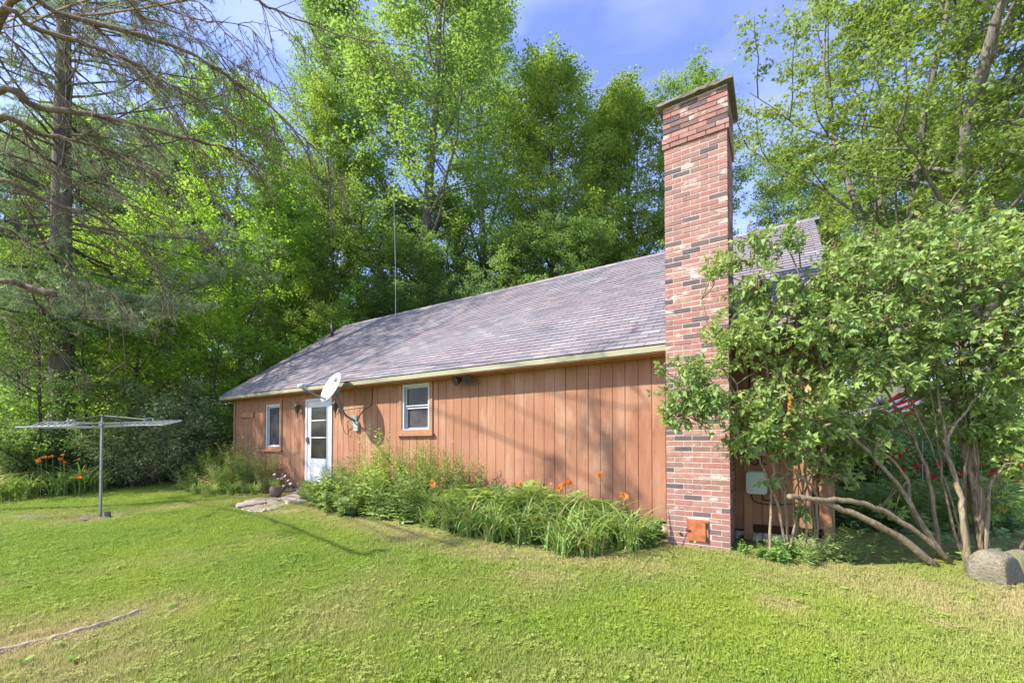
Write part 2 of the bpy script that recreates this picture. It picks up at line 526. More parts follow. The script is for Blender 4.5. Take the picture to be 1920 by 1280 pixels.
ground = link("ground", np_mesh("ground", V, Q, None, True), M['soil'])
tag(ground, "mown back lawn ground sheet running out under the trees", None, None, "structure")

# ------------------------------------------------------------------ house
house = empty("house", (HX, HY, 0), HROT)
tag(house, "low terracotta board sided house with grey shingle roof and tall brick chimney", "house")
S0, S1 = -12.46, 2.04             # ends of the front wall
WZ0, WZ1 = 0.13, 2.66
DEPTH = 7.76
DOOR = (-8.76, -7.68, 0.27, 2.39)
WIN1 = (-10.77, -9.86, 1.09, 2.43)     # outer trim
WIN2 = (-5.38, -4.42, 1.47, 2.60)
rng = np.random.default_rng(11)
openings = [DOOR, (WIN1[0] + .02, WIN1[1] - .02, WIN1[2] + .02, WIN1[3] - .02), (WIN2[0] + .02, WIN2[1] - .02, WIN2[2] + .02, WIN2[3] - .02)]
# wall backing behind the boards
wb = MB()
ed = [S0] + [e for o in sorted(openings) for e in o[:2]] + [S1]
for i in range(0, len(ed) - 1):
    a, b = ed[i], ed[i + 1]
    if i % 2 == 0:
        wb.box(a, b, .012, .12, WZ0 - .02, WZ1 + .03)
    else:
        o = sorted(openings)[i // 2]
        wb.box(a, b, .012, .12, o[3], WZ1 + .03)
        if o[2] > .3: wb.box(a, b, .012, .12, WZ0 - .02, o[2])
wall = wb.build("wall", M['dark_gap'], house)
PW = .1995
def plank_mesh(w, h):
    bm = MB()
    e = .004
    # bevelled front edges
    prof = [(0, .022), (0, .002), (.004, -.002), (w - .004, -.002), (w, .002), (w, .022)]
    V = [(x, y, z) for z in (0, h) for x, y in prof]
    k = len(prof)
    Qs = [[i, i + 1, k + i + 1, k + i] for i in range(k - 1)]
    bm.add(V, Qs, None)
    bm.add(V, [[0, 1, 4, 5], [k + 5, k + 4, k + 1, k + 0], [1, 2, 3, 4], [k + 4, k + 3, k + 2, k + 1]])
    return bm.mesh("plank")
pl_cache = {}
def add_plank(x, w, z0, z1):
    if w < .02 or z1 - z0 < .03: return
    key = (round(w, 3), round(z1 - z0, 3))
    if key not in pl_cache: pl_cache[key] = plank_mesh(w, z1 - z0)
    link("plank", pl_cache[key], M['siding'], wall, (x, -.012 + rng.normal() * .0012, z0), (0, rng.normal() * .0006, 0))
k = 0
x = S0
while x < S1 - .01:
    w = min(PW, S1 - x) - .0052
    segs = [(x, w, [(WZ0 + (.09 if x > 1.0 else 0) + rng.normal() * .006, WZ1)])]
    for (a, b, z0, z1) in openings:
        if x + w > a and x < b:
            segs = []
            if x < a - .02: segs.append((x, a - x, [(WZ0, WZ1)]))
            if x + w > b + .02: segs.append((b, x + w - b, [(WZ0, WZ1)]))
            ov0, ov1 = max(x, a), min(x + w, b)
            segs.append((ov0, ov1 - ov0, [(WZ0, z0), (z1, WZ1)] if z0 > .3 else [(z1, WZ1)]))
    for sx, sw, zz in segs:
        for z0, z1 in zz: add_plank(sx, sw, z0, z1)
    x += PW
# end and back walls
def ridge_z(): return 5.70
gm = MB()
for xa, xb, nm in ((S0 + .0, S0 + .1, 'l'), (S1 - .1, S1, 'r')):
    V = [(xx, yy, zz) for xx in (xa, xb) for yy, zz in ((.125, WZ0), (DEPTH, WZ0), (DEPTH, 2.72), (DEPTH / 2, 5.62), (.125, 2.72))]
    m_ = MB().add(V, [[0, 1, 2, 4], [5, 9, 7, 6], [0, 5, 6, 1], [1, 6, 7, 2], [4, 9, 5, 0]], [[4, 2, 3], [9, 8, 7], [2, 7, 3], [7, 8, 3], [3, 8, 4], [8, 9, 4]])
    m_.build("gable_wall", M['siding'], house)
MB().box(S0 + .1, S1 - .1, DEPTH - .1, DEPTH, WZ0, 2.7).build("back_wall", M['siding'], house)
MB().box(S0 + .12, S1 - .12, .2, DEPTH - .15, .1, .14).build("floor_deck", M['dark_gap'], house)
# foundation, rough blocks below the boards
fm = MB()
x = S0 + .02
while x < S1 - .05:
    w = min(.42, S1 - .02 - x)
    fm.box(x, x + w - .012, .03 + rng.random() * .02, .22, -.25, -.06)
    fm.box(x + .0, x + w - .015, .025 + rng.random() * .02, .22, -.05, .115)
    x += .43
fnd = fm.build("foundation", M['foundation'], house)
MB().box(S0 + .03, S1 - .03, .07, .2, -.25, .11).build("foundation_core", M['mortar'], house)
# corner boards
MB().box(S1 - .09, S1 + .02, -.034, .1, WZ0, WZ1).build("corner_board", M['trim'], house)
MB().box(S0 - .02, S0 + .09, -.034, .1, WZ0, WZ1).build("corner_board", M['trim'], house)
MB().box(1.10, 1.20, -.045, -.018, .02, WZ1).build("corner_board", M['trim'], house)
# little patch board by the left corner
MB().box(S0 + .35, S0 + 1.15, -.05, -.0145, 2.02, 2.16).build("patch_board", M['siding'], house)

# ---- roof
EY, EZ = -.36, 2.66
RY, RZ = DEPTH / 2, 5.75
RS0, RS1 = S0 - .14, S1 + .08
slope = math.atan2(RZ - EZ, RY - EY)
SL = math.hypot(RZ - EZ, RY - EY)
nrm = np.array((0, -math.sin(slope), math.cos(slope)))
upv = np.array((0, math.cos(slope), math.sin(slope)))
base = np.array((0, EY, EZ))
def slab(s0, s1, back=False, th=.05):
    a = base - nrm * .012; b = base + upv * SL - nrm * .012
    V = []
    for xx in (s0, s1):
        for p in (a, b, b - nrm * th, a - nrm * th):
            q = p.copy()
            if back: q[1] = DEPTH - q[1]
            V.append((xx, q[1], q[2]))
    return MB().add(V, [[0, 1, 5, 4], [1, 2, 6, 5], [2, 3, 7, 6], [3, 0, 4, 7], [0, 3, 2, 1], [4, 5, 6, 7]])
roof = slab(RS0, RS1).build("roof", M['roof_deck'], house)
bk = slab(RS0, RS1, True).build("back_roof", M['shingle'], house)
RM = Matrix.Rotation(slope, 4, 'X')
EXP, TAB = .1385, .3048
def shingle_V(w):
    th0, th1, L = .0085, .002, EXP + .02
    return np.array([(0, 0, 0), (w, 0, 0), (w, L, -.006), (0, L, -.006), (0, 0, th0), (w, 0, th0), (w, L, th1 - .006), (0, L, th1 - .006)], float)
SHQ = [[4, 5, 6, 7], [0, 1, 5, 4], [1, 2, 6, 5], [3, 0, 4, 7]]
rows = int(SL / EXP)
shl = []
for r in range(rows):
    off = (r % 2) * TAB / 2 + rng.normal() * .006
    x = RS0 - TAB + off
    while x < RS1:
        a = max(x, RS0 - .012); b = min(x + TAB - .008, RS1 + .012)
        if b - a > .02:
            p = base + upv * (r * EXP - .02) + nrm * .002
            shl.append((a, b - a, p, r))
        x += TAB
cw = np.array([[to_world(a + w / 2, p[1])[0], to_world(a + w / 2, p[1])[1], p[2]] for a, w, p, r in shl])
# those hidden behind the chimney or the lilac are not the largest in view
vis = np.array([0 if (a + w / 2 > .2 and a + w / 2 < 2.0) else 1 for a, w, p, r in shl])
dist = np.hypot(np.hypot(cw[:, 0], cw[:, 1]), cw[:, 2] - EYE) + (1 - vis) * 50
order = np.argsort(dist)
near = set(order[:300].tolist())
sh_mesh = {}
rest = MB()
R3 = np.array(RM.to_3x3())
for i, (a, w, p, r) in enumerate(shl):
    jit = rng.normal() * .0025
    if i in near:
        kw = round(w, 3)
        if kw not in sh_mesh:
            sh_mesh[kw] = np_mesh("shingle", shingle_V(w), SHQ)
        link("shingle", sh_mesh[kw], M['shingle'], roof, (a, p[1], p[2]), (slope + rng.normal() * .008, 0, rng.normal() * .004))
    else:
        V = shingle_V(w); V[:, 1] += jit
        V[4:6, 2] += abs(rng.normal()) * .003
        V = V @ R3.T + np.array((a, p[1], p[2]))
        rest.add(V, SHQ)
ro = rest.build("shingles_upper", M['shingle'], roof)
tag(ro, "grey and pinkish asphalt shingles on the rest of the roof", kind="stuff")
# ridge caps
cap0 = MB()
a_ = .16
cap_me = MB().add([(0, -a_ * math.cos(slope), -a_ * math.sin(slope)), (.30, -a_ * math.cos(slope), -a_ * math.sin(slope)),
                   (.30, 0, .008), (0, 0, .018), (.30, a_ * math.cos(slope), -a_ * math.sin(slope)), (0, a_ * math.cos(slope), -a_ * math.sin(slope))],
                  [[0, 1, 2, 3], [3, 2, 4, 5]]).mesh("ridge_cap")
x = RS0 - .01
while x < RS1 - .1:
    link("ridge_cap", cap_me, M['shingle'], bk, (x, RY, RZ + .012), (0, rng.normal() * .008, 0))
    x += .19 if x > -2 else .29
# fascia, soffit, rakes
MB().box(RS0 + .002, RS1 - .002, EY - .012, EY + .012, EZ - .105, EZ - .022).build("fascia", M['fascia'], house)
MB().box(RS0 + .005, RS1 - .005, EY + .013, -.02, EZ - .125, EZ - .105).build("soffit", M['soffit'], house)
for xx in (RS0, RS1):
    a = base - nrm * .063; b = base + upv * (SL - .05) - nrm * .063
    d_ = .014 if xx > 0 else -.014
    V = []
    for q in (xx - .012 + d_, xx + .012 + d_):
        for p in (a, b, b - nrm * .12, a - nrm * .12 + upv * .05): V.append((q, p[1] + .02, p[2]))
    MB().add(V, [[0, 1, 5, 4], [1, 2, 6, 5], [2, 3, 7, 6], [3, 0, 4, 7], [0, 3, 2, 1], [4, 5, 6, 7]]).build("rake_board", M['fascia'], house)
# plumbing vent on the roof
vp = base + upv * (SL * .80)
vent = MB().tube([(-12.1, vp[1], vp[2] - .08), (-12.1, vp[1], vp[2] + .48)], .055, 12).build("vent_pipe", M['black_metal'], house, True)
MB().box(-12.28, -11.92, -.15, .16, .0, .018, Matrix.Translation((0, vp[1], vp[2])) @ RM).build("flashing", M['black_metal'], vent)

# ---- chimney
CS0, CS1, CD0, CD1 = .269, 1.000, -.76, -.03
CZ0 = -.10
CH = .0672; BL = .2128; JT = .0105
NC = 85
CTOP = CZ0 + NC * CH
MB().box(CS0 + .0045, CS1 - .0045, CD0 + .0045, CD1, CZ0 - .2, CTOP + .01).build("chimney_core", M['mortar'], None)
chim = bpy.data.objects["chimney_core"]; chim.name = "chimney"; chim.parent = house
brick_cache = {}
def brick_mesh(l, d, h):
    key = (round(l, 3), round(d, 3))
    if key not in brick_cache:
        m_ = MB(); c = .003
        V = []
        for z, i in ((0, c), (c, 0), (h - c, 0), (h, c)):
            V += [(i, i, z), (l - i, i, z), (l - i, d - i, z), (i, d - i, z)]
        Qs = []
        for k_ in range(3):
            for j in range(4):
                Qs.append([k_ * 4 + j, k_ * 4 + (j + 1) % 4, k_ * 4 + 4 + (j + 1) % 4, k_ * 4 + 4 + j])
        Qs += [[3, 2, 1, 0], [12, 13, 14, 15]]
        brick_cache[key] = np_mesh("brick", V, Qs)
    return brick_cache[key]
stuffb = MB()
nb = 0
DOORC = (.515, .765, .055, .335)      # cleanout door opening
for r in range(NC):
    z = CZ0 + r * CH
    up = NC - 1 - r
    pr = .022 if up in (6, 7) else (.010 if up < 6 else 0.0)
    f0, f1 = CS0 - pr, CS1 + pr
    y0 = CD0 - pr
    off = 0 if r % 2 == 0 else -(BL * .52)
    xx = f0 + off
    while xx < f1 - .012:
        a = max(xx, f0); b = min(xx + BL - JT, f1)
        if f1 - b < .03: b = f1
        if b - a > .03:
            hit = (a < DOORC[1] and b > DOORC[0] and z + CH > DOORC[2] and z < DOORC[3])
            if hit:
                for aa, bb in ((a, min(b, DOORC[0])), (max(a, DOORC[1]), b)):
                    if bb - aa > .03:
                        link("brick", brick_mesh(bb - aa, .09, CH - JT), M['brick'], chim, (aa, y0 + rng.normal() * .0014, z))
            else:
                link("brick", brick_mesh(b - a, .09, CH - JT), M['brick'], chim,
                     (a, y0 + rng.normal() * .0014, z + rng.normal() * .0006), (0, rng.normal() * .002, rng.normal() * .003))
                nb += 1
        xx += BL
    # the two sides
    for side in (0, 1):
        yy = y0 + .0925 + (0 if r % 2 else .06)
        yy0 = y0 + .0925
        while yy0 < CD1 - .02:
            yb = min(yy + (BL - JT if yy > y0 + .1 else .05), CD1)
            if yb - yy0 > .02:
                xo = f0 + .0005 if side == 0 else f1 - .0905
                jx = rng.normal() * .0014
                V = np.array([(p_[0], p_[1], p_[2]) for p_ in [(q.co.x, q.co.y, q.co.z) for q in brick_mesh(.09, round(yb - yy0, 3), CH - JT).vertices]])
                V = V + np.array((xo + jx, yy0, z))
                Qs = [[k_ * 4 + j, k_ * 4 + (j + 1) % 4, k_ * 4 + 4 + (j + 1) % 4, k_ * 4 + 4 + j] for k_ in range(3) for j in range(4)] + [[3, 2, 1, 0], [12, 13, 14, 15]]
                stuffb.add(V, Qs)
            yy0 = yb + JT; yy = yy0
so = stuffb.build("side_bricks", M['brick'], chim)
tag(so, "red and charcoal bricks on the sides of the chimney", kind="stuff")
# mortar wash and slab cap
MB().box(CS0 - .005, CS1 + .005, CD0 - .004, CD1, CTOP - .035, CTOP + .012).build("mortar_wash", M['mortar'], chim)
cm = MB()
o_ = .072
nseg = 14
prng = np.random.default_rng(5)
V = []; Qs = []
for i in range(nseg + 1):
    u_ = CS0 - o_ + (CS1 - CS0 + 2 * o_) * i / nseg
    for (y_, z_) in ((CD0 - o_, CTOP + .014), (CD0 - o_ - .002, CTOP + .052), (CD0 + .05, CTOP + .068), (CD1 + .02, CTOP + .068), (CD1 + .04, CTOP + .052), (CD1 + .04, CTOP + .014)):
        V.append((u_ + prng.normal() * .002, y_ + prng.normal() * .004, z_ + prng.normal() * .004))
for i in range(nseg):
    for j in range(6):
        Qs.append([i * 6 + j, i * 6 + (j + 1) % 6, i * 6 + 6 + (j + 1) % 6, i * 6 + 6 + j])
Qs += [[0, 1, 4, 5], [1, 2, 3, 4]] + [[nseg * 6 + q for q in (5, 4, 1, 0)], [nseg * 6 + q for q in (4, 3, 2, 1)]]
cm.add(V, Qs).build("cap_slab", M['concrete'], chim)
# cleanout door
cd = MB()
xa, xb, za, zb = DOORC
yF = CD0 - .004
cd.box(xa + .004, xa + .03, yF - .012, yF + .05, za, zb); cd.box(xb - .03, xb - .004, yF - .012, yF + .05, za, zb)
cd.box(xa + .03, xb - .03, yF - .012, yF + .05, zb - .025, zb); cd.box(xa + .03, xb - .03, yF - .012, yF + .05, za, za + .025)
co = cd.build("cleanout_door", M['rust'], chim)
MB().box(xa + .022, xb - .034, yF - .026, yF - .014, za + .018, zb - .018).build("door_panel", M['rust'], co)
hg = MB()
for zc in (za + .055, zb - .055):
    hg.tube([(xb - .026, yF - .028, zc - .03), (xb - .026, yF - .028, zc + .03)], .010, 8)
hg.box(xa - .006, xa + .045, yF - .036, yF - .028, (za + zb) / 2 - .01, (za + zb) / 2 + .012)
hg.build("hinge", M['black_metal'], co)

# ---- windows
def frame_boxes(m_, s0, s1, z0, z1, w, y0, y1):
    m_.box(s0, s0 + w, y0, y1, z0, z1); m_.box(s1 - w, s1, y0, y1, z0, z1)
    m_.box(s0 + w, s1 - w, y0, y1, z1 - w, z1); m_.box(s0 + w, s1 - w, y0, y1, z0, z0 + w)
def window(o, double):
    s0, s1, z0, z1 = o
    w = empty("window", (0, 0, 0), 0, house)
    m_ = MB(); frame_boxes(m_, s0, s1, z0, z1, .085, -.042, -.014); m_.build("casing", M['trim'], w)
    MB().box(s0 - .04, s1 + .04, -.085, -.012, z0 - .045, z0 - .003).build("sill", M['trim'], w)
    i0, i1, j0, j1 = s0 + .087, s1 - .087, z0 + .05, z1 - .087
    m_ = MB(); frame_boxes(m_, i0, i1, j0, j1, .05, -.02, .11); m_.build("frame", M['vinyl'] if double else M['white'], w)
    if double:
        mid = (j0 + j1) / 2
        for (q0, q1, yy, mt) in ((mid - .02, j1 - .05, .035, 'glass'), (j0 + .05, mid + .02, .06, 'screen')):
            m_ = MB(); frame_boxes(m_, i0 + .051, i1 - .051, q0, q1, .03, yy, yy + .03); sa = m_.build("sash", M['vinyl'], w)
            MB().box(i0 + .08, i1 - .08, yy + .012, yy + .018, q0 + .029, q1 - .029).build("pane", M[mt], sa)
        MB().box(i0 + .052, i1 - .052, .012, .03, mid + .03, mid + .055).build("rail", M['vinyl'], w)
        MB().box(i0 + .09, i1 - .09, .075, .09, mid + .2, j1 - .06).build("blind", M['grey_box'], w)
    else:
        m_ = MB(); frame_boxes(m_, i0 + .051, i1 - .051, j0 + .051, j1 - .051, .035, .03, .06); sa = m_.build("sash", M['white'], w)
        MB().box(i0 + .084, i1 - .084, .045, .05, j0 + .084, j1 - .084).build("pane", M['screen'], sa)
    return w
window(WIN1, False)
window(WIN2, True)
# ---- storm door
s0, s1, z0, z1 = DOOR
dr = empty("door", (0, 0, 0), 0, house)
m_ = MB(); m_.box(s0, s0 + .07, -.045, .10, z0, z1); m_.box(s1 - .07, s1, -.045, .10, z0, z1); m_.box(s0 + .07, s1 - .07, -.045, .10, z1 - .06, z1)
m_.build("door_frame", M['white'], dr)
a, b = s0 + .075, s1 - .075
lf = MB(); lf.box(a, a + .15, -.03, .0, z0 + .03, z1 - .065); lf.box(b - .15, b, -.03, .0, z0 + .03, z1 - .065)
lf.box(a + .15, b - .15, -.03, .0, z1 - .22, z1 - .065); lf.box(a + .15, b - .15, -.03, .0, z0 + .03, z0 + .62)
lf.box(a + .15, b - .15, -.027, -.003, z0 + 1.13, z0 + 1.155); lf.box(a + .15, b - .15, -.027, -.003, z0 + 1.56, z0 + 1.585)
leaf_o = lf.build("leaf", M['white'], dr)
MB().box(a + .15, b - .15, -.016, -.012, z0 + .62, z1 - .22).build("pane", M['glass'], dr)
MB().box(a + .13, b - .13, -.037, -.031, z0 + .15, z0 + .52).build("kick_panel", M['white'], dr)
MB().box(s0 + .0, s1 - .0, -.10, .02, z0 - .035, z0 + .028).build("threshold", M['trim'], dr)
hd = MB().box(a + .035, a + .065, -.045, -.031, z0 + .98, z0 + 1.14)
hd.tube([(a + .05, -.045, z0 + 1.02), (a + .05, -.085, z0 + 1.04), (a + .05, -.085, z0 + 1.14), (a + .05, -.045, z0 + 1.16)], .012, 6)
hd.build("handle", M['black_metal'], dr)
MB().box(a + .02, b - .02, .06, .065, z0 + .05, z1 - .08).build("inner_door", M['dark_gap'], dr)
# ------------------------------------------------------------------ vegetation makers
def unit(v):
    v = np.asarray(v, float)
    return v / (np.linalg.norm(v, axis=-1, keepdims=True) + 1e-9)

RHOMB = (np.array([(0, 0, 0), (-.36, .45, .07), (0, 1, -.06), (.36, .45, .07)]), np.array([[0, 2, 1], [0, 3, 2]]))
MAPLE = (np.array([(0, 0, 0), (-.55, .28, .05), (-.20, .50, .02), (0, 1.0, -.08), (.20, .50, .02), (.55, .28, .05)]),
         np.array([[0, 2, 1], [0, 3, 2], [0, 4, 3], [0, 5, 4]]))
HEART = (np.array([(0, .05, 0), (-.24, 0, .04), (-.37, .28, .09), (-.20, .68, .05), (0, 1.10, -.14), (.20, .68, .05), (.37, .28, .09), (.24, 0, .04), (0, .45, -.05)]),
         np.array([[0, 8, 1], [1, 8, 2], [2, 8, 3], [3, 8, 4], [4, 8, 5], [5, 8, 6], [6, 8, 7], [7, 8, 0]]))
PINNA = (np.array([(0, 0, 0), (-.075, .35, .02), (0, 1, -.10), (.075, .35, .02)]), np.array([[0, 2, 1], [0, 3, 2]]))
LANCE = (np.array([(0, 0, 0), (-.13, .4, .03), (0, 1, -.08), (.13, .4, .03)]), np.array([[0, 2, 1], [0, 3, 2]]))
NEEDLE = (np.array([(-.035, 0, 0), (.035, 0, 0), (0, 1, 0)]), np.array([[0, 1, 2]]))
ROUND = (np.array([(0, 0, 0), (-.34, .2, .04), (-.34, .65, .04), (0, .95, -.03), (.34, .65, .04), (.34, .2, .04)]),
         np.array([[0, 2, 1], [0, 3, 2], [0, 4, 3], [0, 5, 4]]))

def leaf_arrays(P, D, N, S, tmpl):
    P = np.asarray(P, float); D = unit(D); N = np.asarray(N, float)
    X = unit(np.cross(D, N)); N2 = np.cross(X, D)
    tv, tf = tmpl
    S = np.broadcast_to(np.asarray(S, float), (len(P),))
    V = P[:, None, :] + S[:, None, None] * (tv[None, :, 0, None] * X[:, None] + tv[None, :, 1, None] * D[:, None] + tv[None, :, 2, None] * N2[:, None])
    T = tf[None] + (np.arange(len(P)) * len(tv))[:, None, None]
    return V.reshape(-1, 3), T.reshape(-1, 3)

def leaf_mesh(name, P, D, N, S, tmpl):
    V, T = leaf_arrays(P, D, N, S, tmpl)
    return np_mesh(name, V, None, T)

def grow(rng, p, d, L, n, wander, up):
    pts = [np.array(p, float)]
    d = unit(np.array(d, float))
    for i in range(n):
        d = unit(d + rng.normal(size=3) * wander + np.array((0, 0, up)))
        pts.append(pts[-1] + d * L / n)
    return np.array(pts)

def along(P, f):
    f = np.clip(f, 0, 1) * (len(P) - 1)
    i = min(int(f), len(P) - 2)
    return P[i] + (P[i + 1] - P[i]) * (f - i), unit(P[i + 1] - P[i])

def scatter_leaves(rng, twigs, per, size, sig, droop=.25, tilt=.55, flat=.5, tmpl=RHOMB, light=None):
    """twigs: (n,2,3) segments -> leaf arrays"""
    tw = np.asarray(twigs)
    n = len(tw) * per
    idx = np.repeat(np.arange(len(tw)), per)
    f = rng.random(n) * 1.1
    P = tw[idx, 0] + (tw[idx, 1] - tw[idx, 0]) * f[:, None]
    P = P + rng.normal(size=(n, 3)) * np.array((sig, sig, sig * flat))
    dirs = unit(tw[idx, 1] - tw[idx, 0])
    D = dirs * .6 + rng.normal(size=(n, 3)) * .8
    D[:, 2] = D[:, 2] * .5 - droop
    N = np.array((0, 0, 1.0)) + rng.normal(size=(n, 3)) * tilt
    S = size * (.65 + .7 * rng.random(n))
    return leaf_arrays(P, D, N, S, tmpl)

def deciduous(seed, H, r0, cb, spread, nl, leaf, per, nsub=6, ntw=5, up=.10, lift=(15, 60), top=1.0, fork=0, tmpl=RHOMB, sig=.30, profile=None, twl=1.0, trunk_wander=.04, droop=.25):
    """returns (trunk mesh, crown mesh): trunk, limbs, boughs, twigs and leaf sprays"""
    rng = np.random.default_rng(seed)
    wood = MB()
    tw = []
    leaders = []
    if fork:
        fz = H * cb
        base_p = grow(rng, (0, 0, -.2), (0, 0, 1), fz, 6, trunk_wander, .05)
        wood.tube(base_p, np.linspace(r0 * 1.15, r0 * .9, len(base_p)), 12)
        for k in range(fork):
            a = 2 * math.pi * (k + rng.random() * .4) / fork
            ld = grow(rng, base_p[-1] - np.array((0, 0, .15)), (math.cos(a) * .42, math.sin(a) * .42, 1), H - fz, 9, .10, .06)
            rr = r0 * (.62 - .06 * k)
            wood.tube(ld, np.linspace(rr, .02, len(ld)), 9)
            leaders.append((ld, rr, .08))
    else:
        ld = grow(rng, (0, 0, -.25), (rng.normal() * .03, rng.normal() * .03, 1), H, 12, trunk_wander, .12)
        rad = r0 * (1 - np.linspace(0, 1, len(ld)) ** 1.15 * .96)
        rad[0] *= 1.35
        wood.tube(ld, rad, 10)
        leaders.append((ld, r0, cb))
    for ld, rr, c0 in leaders:
        n_l = nl if not fork else max(4, nl // len(leaders))
        ph = rng.random() * 6.28
        for i in range(n_l):
            t = c0 + (1 - c0) * ((i + rng.random() * .8) / n_l)
            t = min(t, .985)
            p, d = along(ld, t)
            u = (t - c0) / (1 - c0)
            pf = profile(u) if profile else (math.sin(math.pi * min(1, (u * .86 + .14))) ** .6 * (1 - .25 * u) + .08)
            L = spread * pf * (.75 + .5 * rng.random())
            az = ph + i * 2.4 + rng.normal() * .3
            el = R(lift[0] + (lift[1] - lift[0]) * u + rng.normal() * 8)
            d0 = np.array((math.cos(az) * math.cos(el), math.sin(az) * math.cos(el), math.sin(el)))
            if fork: d0 = unit(d0 + d * .35)
            bp = grow(rng, p, d0, L, 6, .11, up)
            br = max(.018, rr * (1 - t) * .42 + .012)
            wood.tube(bp, np.linspace(br, .010, len(bp)), 6, False)
            ns = max(2, int(round(nsub * (.45 + .55 * L / spread))))
            for j in range(ns):
                f = .22 + .78 * (j + rng.random() * .6) / ns
                q, dd = along(bp, f)
                side = 1 if j % 2 else -1
                pr = unit(np.cross(dd, (0, 0, 1))) * side
                sd = unit(dd * .55 + pr * (.75 + .3 * rng.random()) + np.array((0, 0, rng.normal() * .25 + .12)))
                l2 = L * (.42 - .18 * f) * (.7 + .6 * rng.random()) + .45
                sp = grow(rng, q, sd, l2, 4, .13, up * .6)
                wood.tube(sp, np.linspace(max(.014, br * .45), .007, len(sp)), 4, False)
                for m in range(ntw):
                    f2 = .15 + .85 * (m + rng.random() * .7) / ntw
                    q2, d2 = along(sp, f2)
                    pr2 = unit(np.cross(d2, (0, 0, 1))) * (1 if m % 2 else -1)
                    td = unit(d2 * .7 + pr2 * (.5 + .4 * rng.random()) + rng.normal(size=3) * np.array((.2, .2, .22)))
                    e2 = q2 + td * twl * (.45 + .4 * rng.random())
                    tw.append((q2 + (e2 - q2) * .35, e2))
                    wood.add(*tube_arrays([q2, e2], [.008, .004], 3, False)[:2])
    V, T = scatter_leaves(rng, tw, per, leaf, sig, droop=droop, tmpl=tmpl)
    return wood.mesh("trunk", True), np_mesh("crown", V, None, T)

def pine(seed, H, r0, cb, spread, nwh, per_wh, tuft=9, nlen=.16, dens=1.0, dead_to=0.0):
    rng = np.random.default_rng(seed)
    wood = MB()
    ld = grow(rng, (0, 0, -.3), (rng.normal() * .02, rng.normal() * .02, 1), H, 12, .015, .1)
    rad = r0 * (1 - np.linspace(0, 1, len(ld)) * .95); rad[0] *= 1.3
    wood.tube(ld, rad, 12)
    pts = []
    dirs = []
    for w in range(nwh):
        t = cb + (1 - cb) * (w + rng.random() * .5) / nwh
        u = (t - cb) / (1 - cb)
        for k in range(per_wh):
            az = rng.random() * 6.28
            p, _ = along(ld, min(.99, t + rng.normal() * .006))
            L = spread * (1 - u) ** .7 * (.55 + .6 * rng.random()) + .3
            el = R(-8 + 45 * u + rng.normal() * 8)
            bp = grow(rng, p, (math.cos(az) * math.cos(el), math.sin(az) * math.cos(el), math.sin(el)), L, 6, .10, .03)
            wood.tube(bp, np.linspace(max(.02, r0 * .16 * (1 - u)), .006, len(bp)), 5, False)
            ns = max(3, int(L * 3.2 * dens))
            for j in range(ns):
                f = .25 + .75 * (j + rng.random()) / ns
                q, d = along(bp, f)
                pr = unit(np.cross(d, (0, 0, 1))) * (1 if j % 2 else -1)
                sd = unit(d * .6 + pr * .8 + rng.normal(size=3) * .2)
                l2 = (.35 + .6 * rng.random()) * (1.2 - .6 * f) * min(1.6, L * .4 + .3)
                e = q + sd * l2
                wood.add(*tube_arrays([q, e], [.008, .004], 3, False)[:2])
                nt = max(2, int(l2 * 7 * dens))
                for m in range(nt):
                    pts.append(q + (e - q) * (.25 + .8 * rng.random()) + rng.normal(size=3) * .05)
                    dirs.append(sd)
    pts = np.array(pts); dirs = np.array(dirs)
    n = len(pts) * tuft
    idx = np.repeat(np.arange(len(pts)), tuft)
    D = unit(dirs[idx] * .7 + rng.normal(size=(n, 3)) * .75 + np.array((0, 0, .25)))
    V, T = leaf_arrays(pts[idx] + rng.normal(size=(n, 3)) * .02, D, rng.normal(size=(n, 3)), nlen * (.7 + .6 * rng.random(n)), NEEDLE)
    return wood.mesh("trunk", True), np_mesh("crown", V, None, T)

def shrub(seed, H, spread, nstem, leaf, per, tmpl=RHOMB, sig=.10, ntw=6, nsub=6):
    """bush: stems fanning from the base, leaves to the ground"""
    rng = np.random.default_rng(seed)
    wood = MB(); tw = []
    for i in range(nstem):
        az = rng.random() * 6.28
        lean = rng.random() ** .6
        d0 = (math.cos(az) * lean * spread / H, math.sin(az) * lean * spread / H, 1)
        L = H * (.75 + .35 * rng.random()) * (1 + .25 * lean)
        bp = grow(rng, (rng.normal() * .1 * spread, rng.normal() * .1 * spread, -.05), d0, L, 6, .12, -.01)
        wood.tube(bp, np.linspace(.016 * H / 2 + .006, .004, len(bp)), 5, False)
        for j in range(nsub):
            f = .12 + .88 * (j + rng.random()) / nsub
            q, d = along(bp, f)
            a2 = rng.random() * 6.28
            sd = unit(d * .4 + np.array((math.cos(a2), math.sin(a2), .15)) * .9)
            e = q + sd * spread * (.25 + .3 * rng.random())
            wood.add(*tube_arrays([q, e], [.006, .003], 3, False)[:2])
            for m in range(ntw):
                f2 = (m + rng.random()) / ntw
                q2 = q + (e - q) * f2
                e2 = q2 + unit(sd * .5 + rng.normal(size=3)) * .22
                tw.append((q2, e2))
    V, T = scatter_leaves(rng, tw, per, leaf, sig, tmpl=tmpl, tilt=.7, flat=.8)
    V[:, 2] = np.maximum(V[:, 2], .005 + .01 * rng.random(len(V)))
    return wood.mesh("stems", True), np_mesh("foliage", V, None, T)

def set_mat(o, m):
    o.material_slots[0].link = 'OBJECT'
    o.material_slots[0].material = m

